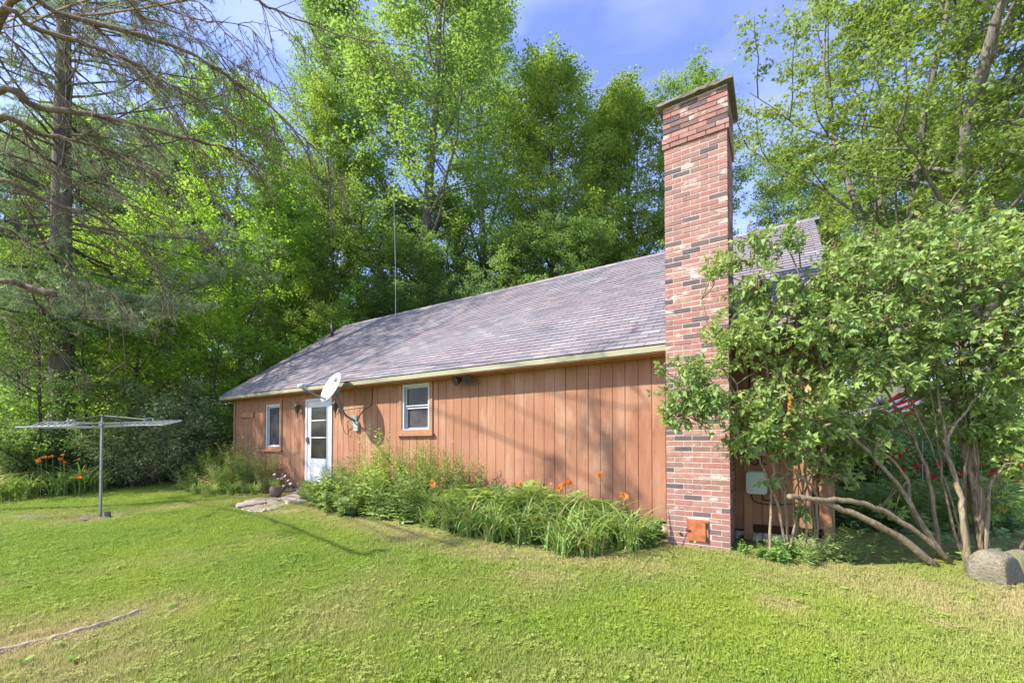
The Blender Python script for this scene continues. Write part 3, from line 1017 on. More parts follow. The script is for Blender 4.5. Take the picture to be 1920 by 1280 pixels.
def make_tree(name, meshes, loc, bark, leafm, label, group=None, rz=0.0, sc=1.0, names=("trunk", "crown"), cat="tree"):
    e = empty(name, loc, rz)
    e.scale = (sc, sc, sc) if not hasattr(sc, '__len__') else sc
    for nm, me, mt in ((names[0], meshes[0], bark), (names[1], meshes[1], leafm)):
        if not me.materials: me.materials.append(mt)
        o = link(nm, me, None, e)
        set_mat(o, mt)
    tag(e, label, cat, group)
    return e

# ------------------------------------------------------------------ woods behind and beside the house
T_TALL = deciduous(101, 24, .26, .24, 5.0, 24, .115, 58, 7, 6, .17, (34, 72), sig=.17, twl=1.15)
T_ASH = deciduous(202, 28, .26, .18, 4.6, 28, .115, 54, 7, 6, .19, (34, 74), sig=.17, twl=1.2)
T_ROUND = deciduous(303, 15, .16, .14, 4.6, 20, .115, 56, 7, 6, .10, (10, 62), sig=.15, twl=1.1)
T_UNDER = deciduous(404, 9, .09, .12, 3.2, 15, .105, 50, 6, 5, .06, (5, 55), sig=.14, twl=1.1)
T_MID = deciduous(505, 18, .18, .14, 4.4, 22, .115, 56, 7, 6, .13, (20, 66), sig=.16, twl=1.15)
P_BIG = pine(606, 26, .33, .20, 5.8, 28, 6, 11, .19, 1.15)
P_SOFT = pine(707, 15, .20, .08, 3.8, 24, 7, 11, .19, 1.2)
trng = np.random.default_rng(77)

def tree_at(px, Y, meshes, H0, H, name, leafm, label, group=None, bark='bark_dark', wide=1.0):
    x = (px - 960.0) / F * Y
    sc = H / H0
    return make_tree(name, meshes, (x, Y, gz(x, Y)), M[bark], M[leafm], label, group, trng.random() * 6.28, (sc * wide, sc * wide, sc))

def top_h(py, Y):
    return EYE + (HZ - py) / F * Y
# the tall ones that make the skyline
tree_at(800, 25, T_ASH, 28, 33, "ash_tree", 'lf_mid', "tallest leafy tree of the skyline, running out of the top of the picture", None, 'bark_grey', 1.3)
tree_at(700, 27, T_ASH, 28, 29, "ash_tree", 'lf_mid', "tall bright green tree just left of the tallest one behind the roof", None, 'bark_grey', 1.15)
tree_at(900, 29, T_ASH, 28, 35, "ash_tree", 'lf_mid', "tall narrow tree between the tallest tree and the round topped maple", None, 'bark_grey', 1.2)
tree_at(1045, 26, T_TALL, 24, 25.5, "maple_tree", 'lf_yellow', "round topped maple with bare dark trunk behind the roof ridge", None, 'bark_dark', 1.3)
tree_at(1145, 30, T_TALL, 24, 24.5, "maple_tree", 'lf_mid', "maple on the right shoulder of the round topped maple", None, 'bark_dark', 1.15)
tree_at(1210, 27, T_TALL, 24, 24.2, "maple_tree", 'lf_yellow', "yellow green maple directly behind the left edge of the chimney", None, 'bark_dark', 1.35)
tree_at(1290, 29, T_TALL, 24, 23.6, "maple_tree", 'lf_mid', "maple whose top shows right behind the chimney cap", None, 'bark_dark', 1.2)
tree_at(1440, 25, T_MID, 18, 17.5, "maple_tree", 'lf_mid', "mid height tree filling the gap just beyond the right side of the chimney", None, 'bark_dark', .9)
tree_at(1580, 30, T_MID, 18, 15, "maple_tree", 'lf_mid', "low tree between the chimney and the right hand grey trunks", None, 'bark_dark')
tree_at(640, 24, T_MID, 18, 19.5, "maple_tree", 'lf_yellow', "feathery pale green tree under the drooping dead branch tips", None, 'bark_dark', .8)
tree_at(455, 19, T_ROUND, 15, 15.8, "maple_tree", 'lf_bright', "bright lime green maple standing beyond the left end of the roof", None, 'bark_grey', 1.0)
tree_at(560, 21, T_MID, 18, 13.5, "maple_tree", 'lf_mid', "dark green tree right behind the roof vent pipe")
tree_at(300, 17, T_UNDER, 9, 9.5, "young_maple", 'lf_bright', "bright young maple to the right of the big pine trunk")
tree_at(250, 15.6, T_UNDER, 9, 5.2, "young_maple", 'lf_mid', "small shaded maple behind the clothes dryer")
tree_at(390, 16.5, T_UNDER, 9, 6.4, "young_maple", 'lf_bright', "lime green sapling close to the left corner of the house", None, 'bark_grey')
tree_at(470, 20, T_UNDER, 9, 9, "young_maple", 'lf_mid', "slim grey stemmed tree showing over the low end of the roof", None, 'bark_grey')
# pines on the left
big_pine = tree_at(112, 12.3, P_BIG, 26, 25, "pine_tree", 'lf_pine', "big old pine with thick straight grey trunk on the left", None, 'bark_pine')
tree_at(285, 22, P_BIG, 26, 19.5, "pine_tree", 'lf_pine', "soft blue green pine behind the lime green maple", None, 'bark_pine', .9)
tree_at(180, 25, P_BIG, 26, 21, "pine_tree", 'lf_pine', "distant pine just right of the big pine trunk", None, 'bark_pine', .9)
tree_at(20, 20, P_SOFT, 15, 17, "pine_tree", 'lf_pine', "full soft needled pine at the far left edge", None, 'bark_pine')
tree_at(330, 18.5, P_SOFT, 15, 6.8, "pine_tree", 'lf_pine', "young pine with feathery boughs above the clothes dryer", None, 'bark_pine', 1.25)
tree_at(-60, 15, P_SOFT, 15, 9, "pine_tree", 'lf_pine', "low pine boughs reaching in at the left picture edge", None, 'bark_pine', 1.2)
tree_at(45, 12.6, T_UNDER, 9, 5.6, "young_maple", 'lf_dark', "small dark tree with leaning stem left of the big pine", None, 'bark_pine', .8)
tree_at(75, 11.4, T_UNDER, 9, 6.4, "young_maple", 'lf_mid', "small leafy tree hiding part of the big pine trunk", None, 'bark_dark', .85)
tree_at(165, 13.2, T_UNDER, 9, 6.8, "young_maple", 'lf_yellow', "slender pale green tree just right of the big pine trunk", None, 'bark_dark', .9)
tree_at(240, 14.4, T_UNDER, 9, 8.5, "young_maple", 'lf_bright', "taller lime green sapling above the clothes dryer lines", None, 'bark_dark', 1.0)
# filler woodland rows: nothing tells these apart
fill = [(520, 27, 14), (600, 29, 17), (770, 22, 11), (860, 21.5, 8.5), (945, 23, 12), (1020, 22, 8.5), (1095, 23, 12), (1175, 23, 10), (705, 22, 9),
        (640, 20, 7), (980, 33, 13), (1080, 34, 14), (830, 34, 14), (400, 27, 12), (335, 30, 13), (1240, 24, 10.5), (1360, 25, 11),
        (560, 36, 14), (720, 37, 14), (1180, 38, 14), (900, 40, 14), (100, 30, 13), (1330, 36, 13), (210, 34, 13), (460, 36, 13), (10, 32, 13), (-120, 24, 13),
        (800, 19.5, 6.8), (900, 19.8, 6.5), (985, 20.5, 7.2), (1065, 20.5, 6.8), (1140, 21, 7.5), (735, 19, 6.0), (1220, 21, 7.0), (180, 23, 17), (250, 26, 19), (330, 25, 18), (90, 24, 18), (0, 23, 16), (400, 24, 17), (520, 25, 18), (1510, 24, 14), (1600, 25, 17), (1740, 24, 18), (1890, 22, 17), (1960, 19, 14), (860, 26, 15), (960, 27, 14.5), (740, 27, 15), (1110, 27, 15), (60, 22, 11), (-40, 19, 9), (150, 20, 9), (230, 24, 12), (1490, 30, 12), (1680, 27, 10), (1900, 24, 10), (1760, 32, 12), (20, 26, 12)]
def fill_words(px, Y, H):
    far = Y > 28; low = H < 10
    if px < 480: w = "left of the roof"
    elif px < 780: w = "behind the low end of the roof"
    elif px < 1260: w = "behind the roof left of the chimney"
    else: w = "right of the chimney"
    k = "distant tree in the back row of the woods " if far else ("low leafy tree in the woods " if low else "mid height leafy tree in the woods ")
    return k + w, "woods " + w
for i, (px, Y, H) in enumerate(fill):
    ms, h0 = ((T_UNDER, 9), (T_ROUND, 15), (T_MID, 18))[0 if H < 10 else (1 if H < 14 else 2)]
    tree_at(px, Y, ms, h0, H, "woodland_tree", ('lf_mid', 'lf_yellow', 'lf_mid', 'lf_dark')[i % 4], *fill_words(px, Y, H), 'bark_dark', 1.0)
# low growth closing the wood floor
SH_A = shrub(808, 2.6, 1.5, 18, .095, 14, RHOMB, .10, 6, 6)
SH_B = shrub(909, 2.0, 1.5, 18, .11, 9, LANCE, .10, 6, 6)
under = [(480, 21, 3.2), (560, 23, 3.6), (650, 24, 3.4), (740, 25, 3.5), (830, 24, 3.6), (930, 25, 3.6), (1030, 25, 3.5), (1130, 25, 3.4), (1230, 26, 3.5),
         (380, 20, 3.0), (300, 20, 3.2), (430, 18, 2.4), (220, 19, 3.0), (140, 18, 2.6), (60, 19, 3.0), (0, 16, 2.6), (-70, 13, 2.4), (1330, 26, 3.4), (1420, 27, 3.6), (1520, 28, 3.6)]
for i, (px, Y, H) in enumerate(under):
    x = (px - 960.0) / F * Y
    make_tree("undergrowth_bush", SH_A, (x, Y, gz(x, Y)), M['bark_dark'], M[('lf_dark', 'lf_mid')[i % 2]], "dark leafy bush on the shaded wood floor", "bushes on the wood floor",
              trng.random() * 6.28, (H / 2.6 * 1.25, H / 2.6 * 1.25, H / 2.6), ("stems", "foliage"), "bush")
# shrub border at the back of the lawn on the left
bord = [(262, 12.4, 1.95, 'lf_shrub', "pale leaved viburnum bush right beside the clothes dryer post"),
        (330, 13.4, 2.1, 'lf_shrub', "dark glossy bush behind the clothes dryer lines"),
        (385, 14.6, 1.9, 'lf_mid', "leafy bush closest to the left house corner"),
        (300, 14.8, 2.7, 'lf_shrub', "tall grey green bush behind the pale viburnum"),
        (190, 13.2, 2.1, 'lf_shrub', "bush between the big pine trunk and the dryer post"),
        (60, 11.6, 1.5, 'lf_dark', "low bush left of the big pine trunk behind the lilies"),
        (-10, 11.4, 1.9, 'lf_dark', "bush cut by the left picture edge behind the lilies"),
        (420, 16.2, 2.1, 'lf_bright', "light green bush in the gap beside the house corner")]
for i, (px, Y, H, mt, lb) in enumerate(bord):
    x = (px - 960.0) / F * Y
    make_tree("border_bush", (SH_B, SH_A)[i % 2], (x, Y, gz(x, Y)), M['bark_dark'], M[mt], lb, None, trng.random() * 6.28, (H / 2.2, H / 2.2, H / 2.2), ("stems", "foliage"), "bush")

# big sparse maples on the right
def prof_sparse(u): return .55 + .5 * math.sin(math.pi * min(1, u + .1))
T_BIGA = deciduous(1201, 18, .31, .30, 5.2, 34, .115, 56, 6, 4, .06, (15, 55), fork=4, tmpl=MAPLE, sig=.18, profile=prof_sparse, trunk_wander=.03)
T_BIGB = deciduous(1302, 18, .40, .27, 5.2, 34, .115, 60, 6, 4, .06, (10, 55), fork=3, tmpl=MAPLE, sig=.18, profile=prof_sparse, trunk_wander=.03)
x = (1690 - 960) / F * 14.5
make_tree("old_maple", T_BIGA, (x, 14.5, gz(x, 14.5)), M['bark_grey'], M['lf_rust'], "sparse leaved old maple with pale grey limbs nearer the chimney", None, 2.1, 1.0)
x = (1852 - 960) / F * 12.5
make_tree("old_maple", T_BIGB, (x, 12.5, gz(x, 12.5)), M['bark_grey'], M['lf_rust'], "thick trunked old maple forking at the right picture edge", None, .7, 1.0)
tree_at(1790, 20, T_ROUND, 15, 9.5, "maple_tree", 'lf_yellow', "leafy maple filling in low behind the two old grey maples", None, 'bark_grey')
tree_at(1980, 15, T_ROUND, 15, 10, "maple_tree", 'lf_mid', "maple whose boughs enter at the right picture edge", None, 'bark_grey')
tree_at(1620, 17, T_UNDER, 9, 6.5, "young_maple", 'lf_yellow', "young maple showing over the lilac right of the roof end", None, 'bark_grey')
# ------------------------------------------------------------------ things fixed to the house
def wp(s, d, z):
    x, y = to_world(s, d); return Vector((x, y, z))
def wall_thing(name, s, z, label, cat, d=0.0, group=None):
    e = empty(name, wp(s, d, z), HROT); tag(e, label, cat, group); return e
# satellite dish
sd = wall_thing("satellite_dish", -6.86, 1.80, "grey satellite dish on a bent wall arm beside the white door", "satellite dish")
foot = MB().box(-.09, .09, -.035, -.014, -.13, .13).build("foot_plate", M['galv'], sd)
mast_pts = [(0, -.03, 0), (.0, -.22, .08), (.03, -.40, .22), (.05, -.50, .40), (.06, -.53, .60)]
MB().tube(mast_pts, .026, 10).build("mast", M['galv'], sd, True)
nd = Vector((-.124, -.893, .42)).normalized()   # way the dish faces, house frame
DC = Vector((.07, -.64, .68))
rotD = nd.to_track_quat('Z', 'Y').to_matrix().to_4x4()
MD = Matrix.Translation(DC) @ rotD
prof = [(.001, 0), (.09, .004), (.18, .017), (.26, .037), (.315, .056), (.322, .058)]
seg = 40
a_ = np.arange(seg) * 2 * math.pi / seg
V = []; Qs = []
for lay, dz in ((0, 0.0), (1, -.010)):
    for r_, z_ in prof:
        for q in a_: V.append((MD @ Vector((r_ * math.cos(q) * 1.0, r_ * math.sin(q) * 1.14, z_ + dz)))[:])
L_ = len(prof) * seg
for lay in (0, 1):
    for i in range(len(prof) - 1):
        for j in range(seg):
            k_ = (j + 1) % seg
            q = [lay * L_ + i * seg + j, lay * L_ + i * seg + k_, lay * L_ + (i + 1) * seg + k_, lay * L_ + (i + 1) * seg + j]
            Qs.append(q if lay == 0 else q[::-1])
for j in range(seg):
    k_ = (j + 1) % seg
    b_ = (len(prof) - 1) * seg
    Qs.append([b_ + j, b_ + k_, L_ + b_ + k_, L_ + b_ + j])
refl = MB().add(V, Qs).build("reflector", M['dish'], sd, True)
# the dark emblem near the upper rim
em = MB()
for (u0, v0, u1, v1, w_) in ((-.03, .16, -.03, .23, .022), (-.03, .16, .015, .17, .02), (.015, .17, .02, .22, .018), (-.03, .23, .012, .235, .02), (.035, .15, .075, .22, .02), (.075, .22, .085, .25, .014)):
    zz = lambda u, v_: .60 * (u * u + v_ * v_) + .006
    em.bar((MD @ Vector((u0, v0, zz(u0, v0))))[:], (MD @ Vector((u1, v1, zz(u1, v1))))[:], w_, .003, (nd.x, nd.y, nd.z))
em.build("emblem", M['black_metal'], refl)
brk = MB().bar((MD @ Vector((0, -.02, -.02)))[:], (MD @ Vector((0, -.02, -.13)))[:], .16, .12).build("bracket", M['galv'], sd)
arm_a = MD @ Vector((0, -.30, -.01)); arm_b = MD @ Vector((0, -.34, .56))
MB().bar(arm_a[:], arm_b[:], .045, .03).build("feed_arm", M['galv'], sd)
lnb = MB()
lb = MD @ Vector((0, -.30, .58))
dirl = (MD @ Vector((0, 0, .1)) - lb).normalized()
lnb.tube([(lb - dirl * .09)[:], (lb + dirl * .02)[:], (lb + dirl * .05)[:]], [.042, .045, .03], 10)
lnb.tube([(lb - dirl * .06 + Vector((.05, 0, .02)))[:], (lb + Vector((.05, 0, .03)))[:]], [.03, .03], 8)
lnb.build("receiver_head", M['white'], sd, True)
# loop of cable under the dish
cb = MB()
loop = [(.04, -.50, .38), (-.05, -.36, .14), (-.22, -.22, .05), (-.30, -.12, -.12), (-.24, -.08, -.30), (-.15, -.07, -.28), (-.18, -.08, -.05), (-.10, -.05, .02)]
def smooth(pts, n=6):
    P = np.array(pts, float); out = []
    for i in range(len(P) - 1):
        p0, p1, p2, p3 = P[max(i - 1, 0)], P[i], P[i + 1], P[min(i + 2, len(P) - 1)]
        for k_ in range(n):
            t_ = k_ / n
            out.append(.5 * ((2 * p1) + (p2 - p0) * t_ + (2 * p0 - 5 * p1 + 4 * p2 - p3) * t_ ** 2 + (3 * p1 - p0 - 3 * p2 + p3) * t_ ** 3))
    out.append(P[-1]); return np.array(out)
cb.tube(smooth(loop), .007, 5)
cb.build("cable", M['cable'], sd, True)
# junction box and wires on the wall to the right of the dish
jb = wall_thing("junction_box", -6.75, 1.66, "small grey junction box low on the wall right of the dish arm", "electrical box")
MB().box(-.07, .07, -.075, -.014, -.10, .10).build("box", M['grey_box'], jb)
MB().tube(smooth([(0, -.03, .1), (.06, -.02, .25), (.25, -.02, .38), (.42, -.02, .45), (.5, -.02, .55), (.5, -.02, .92)]), .008, 5).build("cable", M['cable'], jb, True)
MB().tube([(.42, -.022, .45), (-.55, -.022, .42)], .009, 5).build("conduit", M['pale_cable'], jb, True)
# carriage lanterns either side of the door
def lantern(s, z, label):
    e = wall_thing("wall_lantern", s, z, label, "lantern", 0.0, "door lanterns")
    m_ = MB(); m_.lathe([(.001, -.03), (.045, -.03), (.05, 0), (.001, .0)], 12, Matrix.Translation((0, -.014, -.02)) @ Matrix.Rotation(R(90), 4, 'X'))
    m_.build("back_plate", M['bronze'], e)
    MB().tube(smooth([(0, -.03, -.02), (0, -.09, -.10), (0, -.13, -.10), (0, -.13, -.04)]), .009, 6).build("bracket", M['bronze'], e, True)
    b_ = MB()
    c_ = Matrix.Translation((0, -.13, -.03))
    b_.lathe([(.001, -.05), (.02, -.04), (.032, 0), (.028, .01)], 6, c_)
    b_.lathe([(.075, .175), (.06, .20), (.022, .235), (.012, .26), (.018, .275), (.001, .30)], 6, c_)
    for q in range(6):
        a2 = q * math.pi / 3
        b_.bar((math.cos(a2) * .032, -.13 + math.sin(a2) * .032, -.02), (math.cos(a2) * .068, -.13 + math.sin(a2) * .068, .148), .008)
    b_.lathe([(.001, -.16), (.010, -.15), (.010, -.05)], 6, c_)
    b_.build("cage", M['bronze'], e)
    MB().lathe([(.029, .012), (.060, .172)], 6, c_).build("glass", M['screen'], e)
lantern(-8.98, 2.08, "black carriage lantern on the wall left of the white door")
lantern(-7.42, 2.06, "black carriage lantern right of the door, half hidden under the dish")
# double floodlight under the eave
fl = wall_thing("floodlight", -3.53, 2.52, "bronze twin floodlight under the eave right of the window", "floodlight")
MB().box(-.05, .05, -.05, -.014, -.03, .07).build("base_plate", M['bronze'], fl)
for sx in (-1, 1):
    Mx = Matrix.Translation((sx * .13, -.17, -.06)) @ Matrix.Rotation(R(90 + 22), 4, 'X') @ Matrix.Rotation(R(18 * sx), 4, 'Y')
    h_ = MB().lathe([(.02, -.10), (.045, -.08), (.055, -.02), (.088, .05), (.092, .065), (.080, .066), (.072, .045), (.001, .03)], 18, Mx)
    h_.tube([(sx * .03, -.05, .02), (sx * .07, -.09, .0), (sx * .12, -.12, -.03)], .012, 6)
    ho = h_.build("lamp_head", M['bronze'], fl, True)
    MB().lathe([(.001, .040), (.070, .048)], 16, Mx).build("lens", M['screen'], ho)
# boxes on the wall right of the chimney
ib = wall_thing("telephone_box", 1.245, .765, "large pale green rounded utility box low on the wall beside the chimney", "utility box", -.02)
V = []; Qs = []
def rrect(w, h, r_, n=5, cut=0):
    pts = []
    for cx_, cz_, a0 in ((w - r_, h - r_, 0), (-w + r_, h - r_, 90), (-w + r_, -h + r_, 180), (w - r_, -h + r_, 270)):
        for k_ in range(n + 1):
            q = R(a0 + 90 * k_ / n); pts.append((cx_ + r_ * math.cos(q), cz_ + r_ * math.sin(q)))
    return pts
def rbox(w, h, dpt, r_, y0=-.014):
    pts = rrect(w, h, r_); n_ = len(pts); m_ = MB()
    V = []
    for y_, sc_ in ((y0, 1), (y0 - dpt * .75, 1), (y0 - dpt, .93)):
        V += [(p[0] * sc_, y_, p[1] * sc_) for p in pts]
    V.append((0, y0 - dpt * 1.02, 0))
    Qs = [[i * n_ + j, i * n_ + (j + 1) % n_, (i + 1) * n_ + (j + 1) % n_, (i + 1) * n_ + j] for i in range(2) for j in range(n_)]
    T_ = [[2 * n_ + j, 2 * n_ + (j + 1) % n_, 3 * n_] for j in range(n_)]
    return m_.add(V, Qs, T_)
rbox(.122, .150, .10, .04).build("lid", M['mint_box'], ib)
MB().box(.105, .118, -.10, -.06, .02, .05).build("latch", M['grey_box'], ib)
cbm = MB(); cbm.tube(smooth([(-.06, -.05, -.15), (-.03, -.05, -.24), (.10, -.05, -.27), (.3, -.04, -.26), (.5, -.03, -.22)]), .007, 5)
cbm.tube(smooth([(.06, -.05, -.15), (.09, -.06, -.22), (.16, -.05, -.2), (.18, -.04, -.12)]), .009, 5); cbm.build("cable", M['cable'], ib, True)
sb = wall_thing("meter_box", 1.245, 1.19, "small grey box with cable loops above the pale green one", "utility box", -.02)
rbox(.115, .075, .07, .012).build("lid", M['grey_box'], sb)
MB().tube(smooth([(-.05, -.04, -.07), (-.07, -.06, -.16), (0, -.07, -.19), (.04, -.06, -.13), (.01, -.05, -.07), (.03, -.05, -.16), (.12, -.04, -.19)]), .008, 5).build("cable", M['cable'], sb, True)
MB().tube([(-.07, -.03, .08), (-.07, -.03, 1.2)], .010, 6).build("conduit", M['cable'], sb)
eb = wall_thing("breaker_box", 1.49, 1.30, "brown painted breaker box on the wall behind the lilac stems", "electrical box", -.02)
MB().box(-.10, .10, -.11, -.014, -.16, .16).build("housing", M['ochre'], eb)
MB().box(-.085, .085, -.118, -.111, -.14, .14).build("cover", M['ochre'], eb)
op = wall_thing("orange_conduit", 1.62, 1.22, "orange painted conduit between the two brown electrical boxes", "conduit", -.02)
MB().tube([(0, -.05, -.05), (0, -.05, 1.3)], .028, 10).tube([(0, -.05, -.02), (0, -.05, .06)], .036, 10).build("pipe", M['orange_pipe'], op, True)
em_ = wall_thing("electric_meter", 1.73, 1.31, "round glass electric meter on a brown socket box", "electric meter", -.02)
MB().box(-.09, .09, -.10, -.014, -.15, .15).build("socket", M['ochre'], em_)
MB().lathe([(.085, 0), (.085, .02), (.075, .03), (.07, .10), (.001, .11)], 20, Matrix.Translation((0, -.10, .04)) @ Matrix.Rotation(R(90), 4, 'X')).build("dial", M['vinyl'], em_, True)
MB().tube([(.12, -.04, -1.2), (.12, -.04, .1)], .014, 8).build("ground_cable", M['cable'], em_)
MB().tube(smooth([(.0, -.06, -.15), (.02, -.09, -.26), (.14, -.10, -.28), (.20, -.08, -.18), (.22, -.05, .1)]), .013, 6).build("cable", M['pale_cable'], em_, True)
# antenna rod above the far roof
pa = at(742, 583, 14.5)
an = empty("antenna_mast", (pa.x, pa.y, 5.2)); tag(an, "thin pale antenna rod rising above the roof ridge", "antenna")
MB().tube([(0, 0, -.3), (-.02, 0, 2.2), (-.10, 0, 4.9)], [.010, .008, .005], 6).build("rod", M['vinyl'], an)
MB().box(-.03, .03, -.03, .03, -.35, .1).build("clamp", M['galv'], an)

# ------------------------------------------------------------------ clothes dryer
cx, cyy = -7.5, 7.77
cz = gz(cx, cyy)
cl = empty("clothes_dryer", (cx, cyy, cz)); tag(cl, "rotary clothes dryer with lines spread on a square steel post", "clothes dryer")
HT = 1.80 - cz
MB().box(-.0155, .0155, -.0155, .0155, -.1, HT - .16).build("post", M['galv'], cl)
hub_z = HT - .16
head = MB().box(-.03, .03, -.03, .03, hub_z - .05, hub_z + .03).box(-.012, .012, -.012, .012, hub_z + .03, HT).box(-.024, .024, -.024, .024, HT - .03, HT).build("hub", M['galv'], cl)
tilt = Matrix.Translation((0, 0, hub_z)) @ Matrix.Rotation(R(-3.0), 4, 'Y') @ Matrix.Rotation(R(1.5), 4, 'X')
AL = 1.27
ends = []
for k_ in range(4):
    a2 = R(14 + 90 * k_)
    dv = Vector((math.cos(a2), math.sin(a2), 0))
    e0 = tilt @ (dv * .04); e1 = tilt @ (dv * AL)
    ends.append((e0, e1))
    am = MB().bar(e0[:], e1[:], .018, .018).build("arm", M['galv'], cl)
    mid = tilt @ (dv * .70 + Vector((0, 0, .035)))
    MB().tube([(0, 0, HT - .02), mid[:]], .010, 6).build("brace", M['galv'], am)
    m_ = MB()
    for q in (.66, .80):
        p_ = tilt @ (dv * q); m_.bar(p_[:], (p_ + Vector((0, 0, .055)))[:], .02)
    p0_, p1_ = tilt @ (dv * .66 + Vector((0, 0, .055))), tilt @ (dv * .80 + Vector((0, 0, .055)))
    m_.bar(p0_[:], p1_[:], .016); m_.build("slider", M['galv'], am)
for q in range(8):
    f_ = .42 + .58 * q / 7
    m_ = MB()
    for k_ in range(4):
        a0, a1 = ends[k_]; b0, b1 = ends[(k_ + 1) % 4]
        p0_ = a0 + (a1 - a0) * f_; p1_ = b0 + (b1 - b0) * f_
        pm = (p0_ + p1_) / 2 - Vector((0, 0, .03 + .02 * f_))
        m_.tube([(p0_ - Vector((0, 0, .014)))[:], pm[:], (p1_ - Vector((0, 0, .014)))[:]], .0045, 4)
    m_.build("line", M['vinyl'], cl)

def stone_mesh(name, seed, sx, sy, sz, rough=.12, n=3):
    bm = bmesh.new(); bmesh.ops.create_icosphere(bm, subdivisions=n, radius=1)
    r_ = np.random.default_rng(seed); ph = r_.random((6, 4)) * 6.28; fr = 1 + r_.random((6, 3)) * 2.2
    cuts = [(unit(r_.normal(size=3)), .66 + .24 * r_.random()) for _ in range(14)]
    for v_ in bm.verts:
        p_ = np.array(v_.co); dsp = sum(math.sin(fr[i] @ p_ * (1 + i * .5) + ph[i, 0]) / (1.2 + i) for i in range(6))
        q = np.sign(p_) * np.abs(p_) ** .72 * (1 + rough * dsp)
        for cn, cc in cuts:
            ex = q @ cn - cc
            if ex > 0: q = q - cn * ex * .85
        v_.co = (q[0] * sx, q[1] * sy, q[2] * sz)
    me = bpy.data.meshes.new(name); bm.to_mesh(me); bm.free()
    me.polygons.foreach_set("use_smooth", np.ones(len(me.polygons), dtype=bool))
    return me
t = NT("field_stone")
n1 = t.noise(2.2, 6, .6, t.wpos()); n2 = t.noise(35, 4, .65, t.wpos())
c = t.ramp(n1, [(.3, (.11, .10, .072)), (.5, (.19, .17, .125)), (.72, (.28, .255, .20))])
c = t.mix(.6, c, t.ramp(n2, [(.3, (.25, .25, .25)), (.7, (.75, .75, .75))]), 'SOFT_LIGHT')
mo = t.noise(3.0, 4, .6, t.wpos((1, 1, .6)))
c = t.mix(t.ramp(mo, [(.46, 0.0), (.62, .6)]), c, (.13, .14, .05))
lc = t.noise(16, 3, .5, t.wpos())
c = t.mix(t.ramp(lc, [(.62, 0.0), (.68, .6)]), c, (.30, .30, .25))
M['stone'] = t.finish(c, .9, .15, 0, n2, .8, .03)
t = NT("flag_stone")
n1 = t.noise(3, 6, .6, t.wpos()); n2 = t.noise(40, 4, .6, t.wpos())
M['flag'] = t.finish(t.ramp(n1, [(.3, (.22, .17, .13)), (.55, (.36, .29, .225)), (.75, (.42, .37, .32))]), .85, .2, 0, n2, .5, .01)
# flat stones round the post
for i, (dx, dy, s_) in enumerate(((.10, -.05, .13), (-.16, -.06, .14), (.06, .10, .09), (-.05, -.20, .10))):
    o = link("paving_stone", stone_mesh("paving_stone", 40 + i, s_, s_ * .75, .035, .08, 2), M['concrete'], None, (cx + dx, cyy + dy, cz + .01))
    tag(o, ("flat pinkish stone set against the dryer post", "flat stone left of the dryer post foot", "small stone behind the dryer post foot", "flat stone in front of the dryer post foot")[i], "stone")
o = link("concrete_chip", MB().box(-.035, .035, -.03, .03, -.03, .12).mesh("concrete_chip"), M['concrete'], None, (cx + .10, cyy + .04, cz)); o.rotation_euler = (.05, -.06, .4)
tag(o, "upright pale concrete chip leaning at the dryer post foot", "concrete chip")
pf = at(25, 968, 8.0)
o = link("paving_stone", stone_mesh("paving_stone", 60, .42, .16, .03, .08, 3), M['concrete'], None, (-9.0, 7.9, gz(-9, 7.9) + .012)); tag(o, "long pale flat stone in the grass at the left picture edge", "stone")

# flagstone steps to the door
def slab_thing(pts_px, zt, th, seed, label):
    P = []
    for px, py in pts_px:
        xi = (px - 960.0) / F; yi = (VC - py) / F
        d_ = (xi, math.cos(PITCH) - yi * math.sin(PITCH), math.sin(PITCH) + yi * math.cos(PITCH))
        k_ = (zt - EYE) / d_[2]; P.append((d_[0] * k_, d_[1] * k_))
    P = np.array(P); r_ = np.random.default_rng(seed)
    # densify and roughen the outline
    out = []
    for i in range(len(P)):
        a, b = P[i], P[(i + 1) % len(P)]
        for k_ in range(5):
            out.append(a + (b - a) * k_ / 5 + r_.normal(size=2) * .012)
    P = np.array(out); c_ = P.mean(0); n_ = len(P)
    jz = r_.normal(size=n_) * .006
    V = [(p[0] - c_[0], p[1] - c_[1], -th) for p in P]
    V += [(p[0] - c_[0], p[1] - c_[1], -.014 + j) for p, j in zip(P, jz)]
    V += [((p[0] - c_[0]) * .96, (p[1] - c_[1]) * .96, j) for p, j in zip(P, jz)]
    V += [((p[0] - c_[0]) * .5, (p[1] - c_[1]) * .5, r_.normal() * .005) for p in P]
    V.append((0, 0, .003))
    Qs = [[L2 * n_ + j, L2 * n_ + (j + 1) % n_, (L2 + 1) * n_ + (j + 1) % n_, (L2 + 1) * n_ + j] for L2 in range(3) for j in range(n_)]
    T_ = [[3 * n_ + j, 3 * n_ + (j + 1) % n_, 4 * n_] for j in range(n_)]
    o = link("step_stone", np_mesh("step_stone", V, Qs, T_), M['flag'], None, (c_[0], c_[1], zt))
    tag(o, label, "flagstone", "flagstones before the white door")
    return o
slab_thing([(526, 932), (546, 923), (580, 916), (612, 919), (618, 930), (575, 937), (540, 938)], .075, .12, 1, "wide flagstone step right in front of the white door")
slab_thing([(458, 938), (490, 930), (522, 926), (534, 931), (520, 939), (480, 941)], .02, .09, 2, "flagstone behind the flower pot, left of the door step")
slab_thing([(442, 942), (470, 938), (496, 937), (500, 941), (470, 946), (446, 949)], .03, .12, 3, "narrow thick edged flagstone at the left end of the steps")
slab_thing([(452, 951), (480, 943), (505, 938), (530, 939), (543, 943), (520, 952), (490, 958), (465, 957)], .0, .07, 4, "large slanting flagstone at the front of the steps")
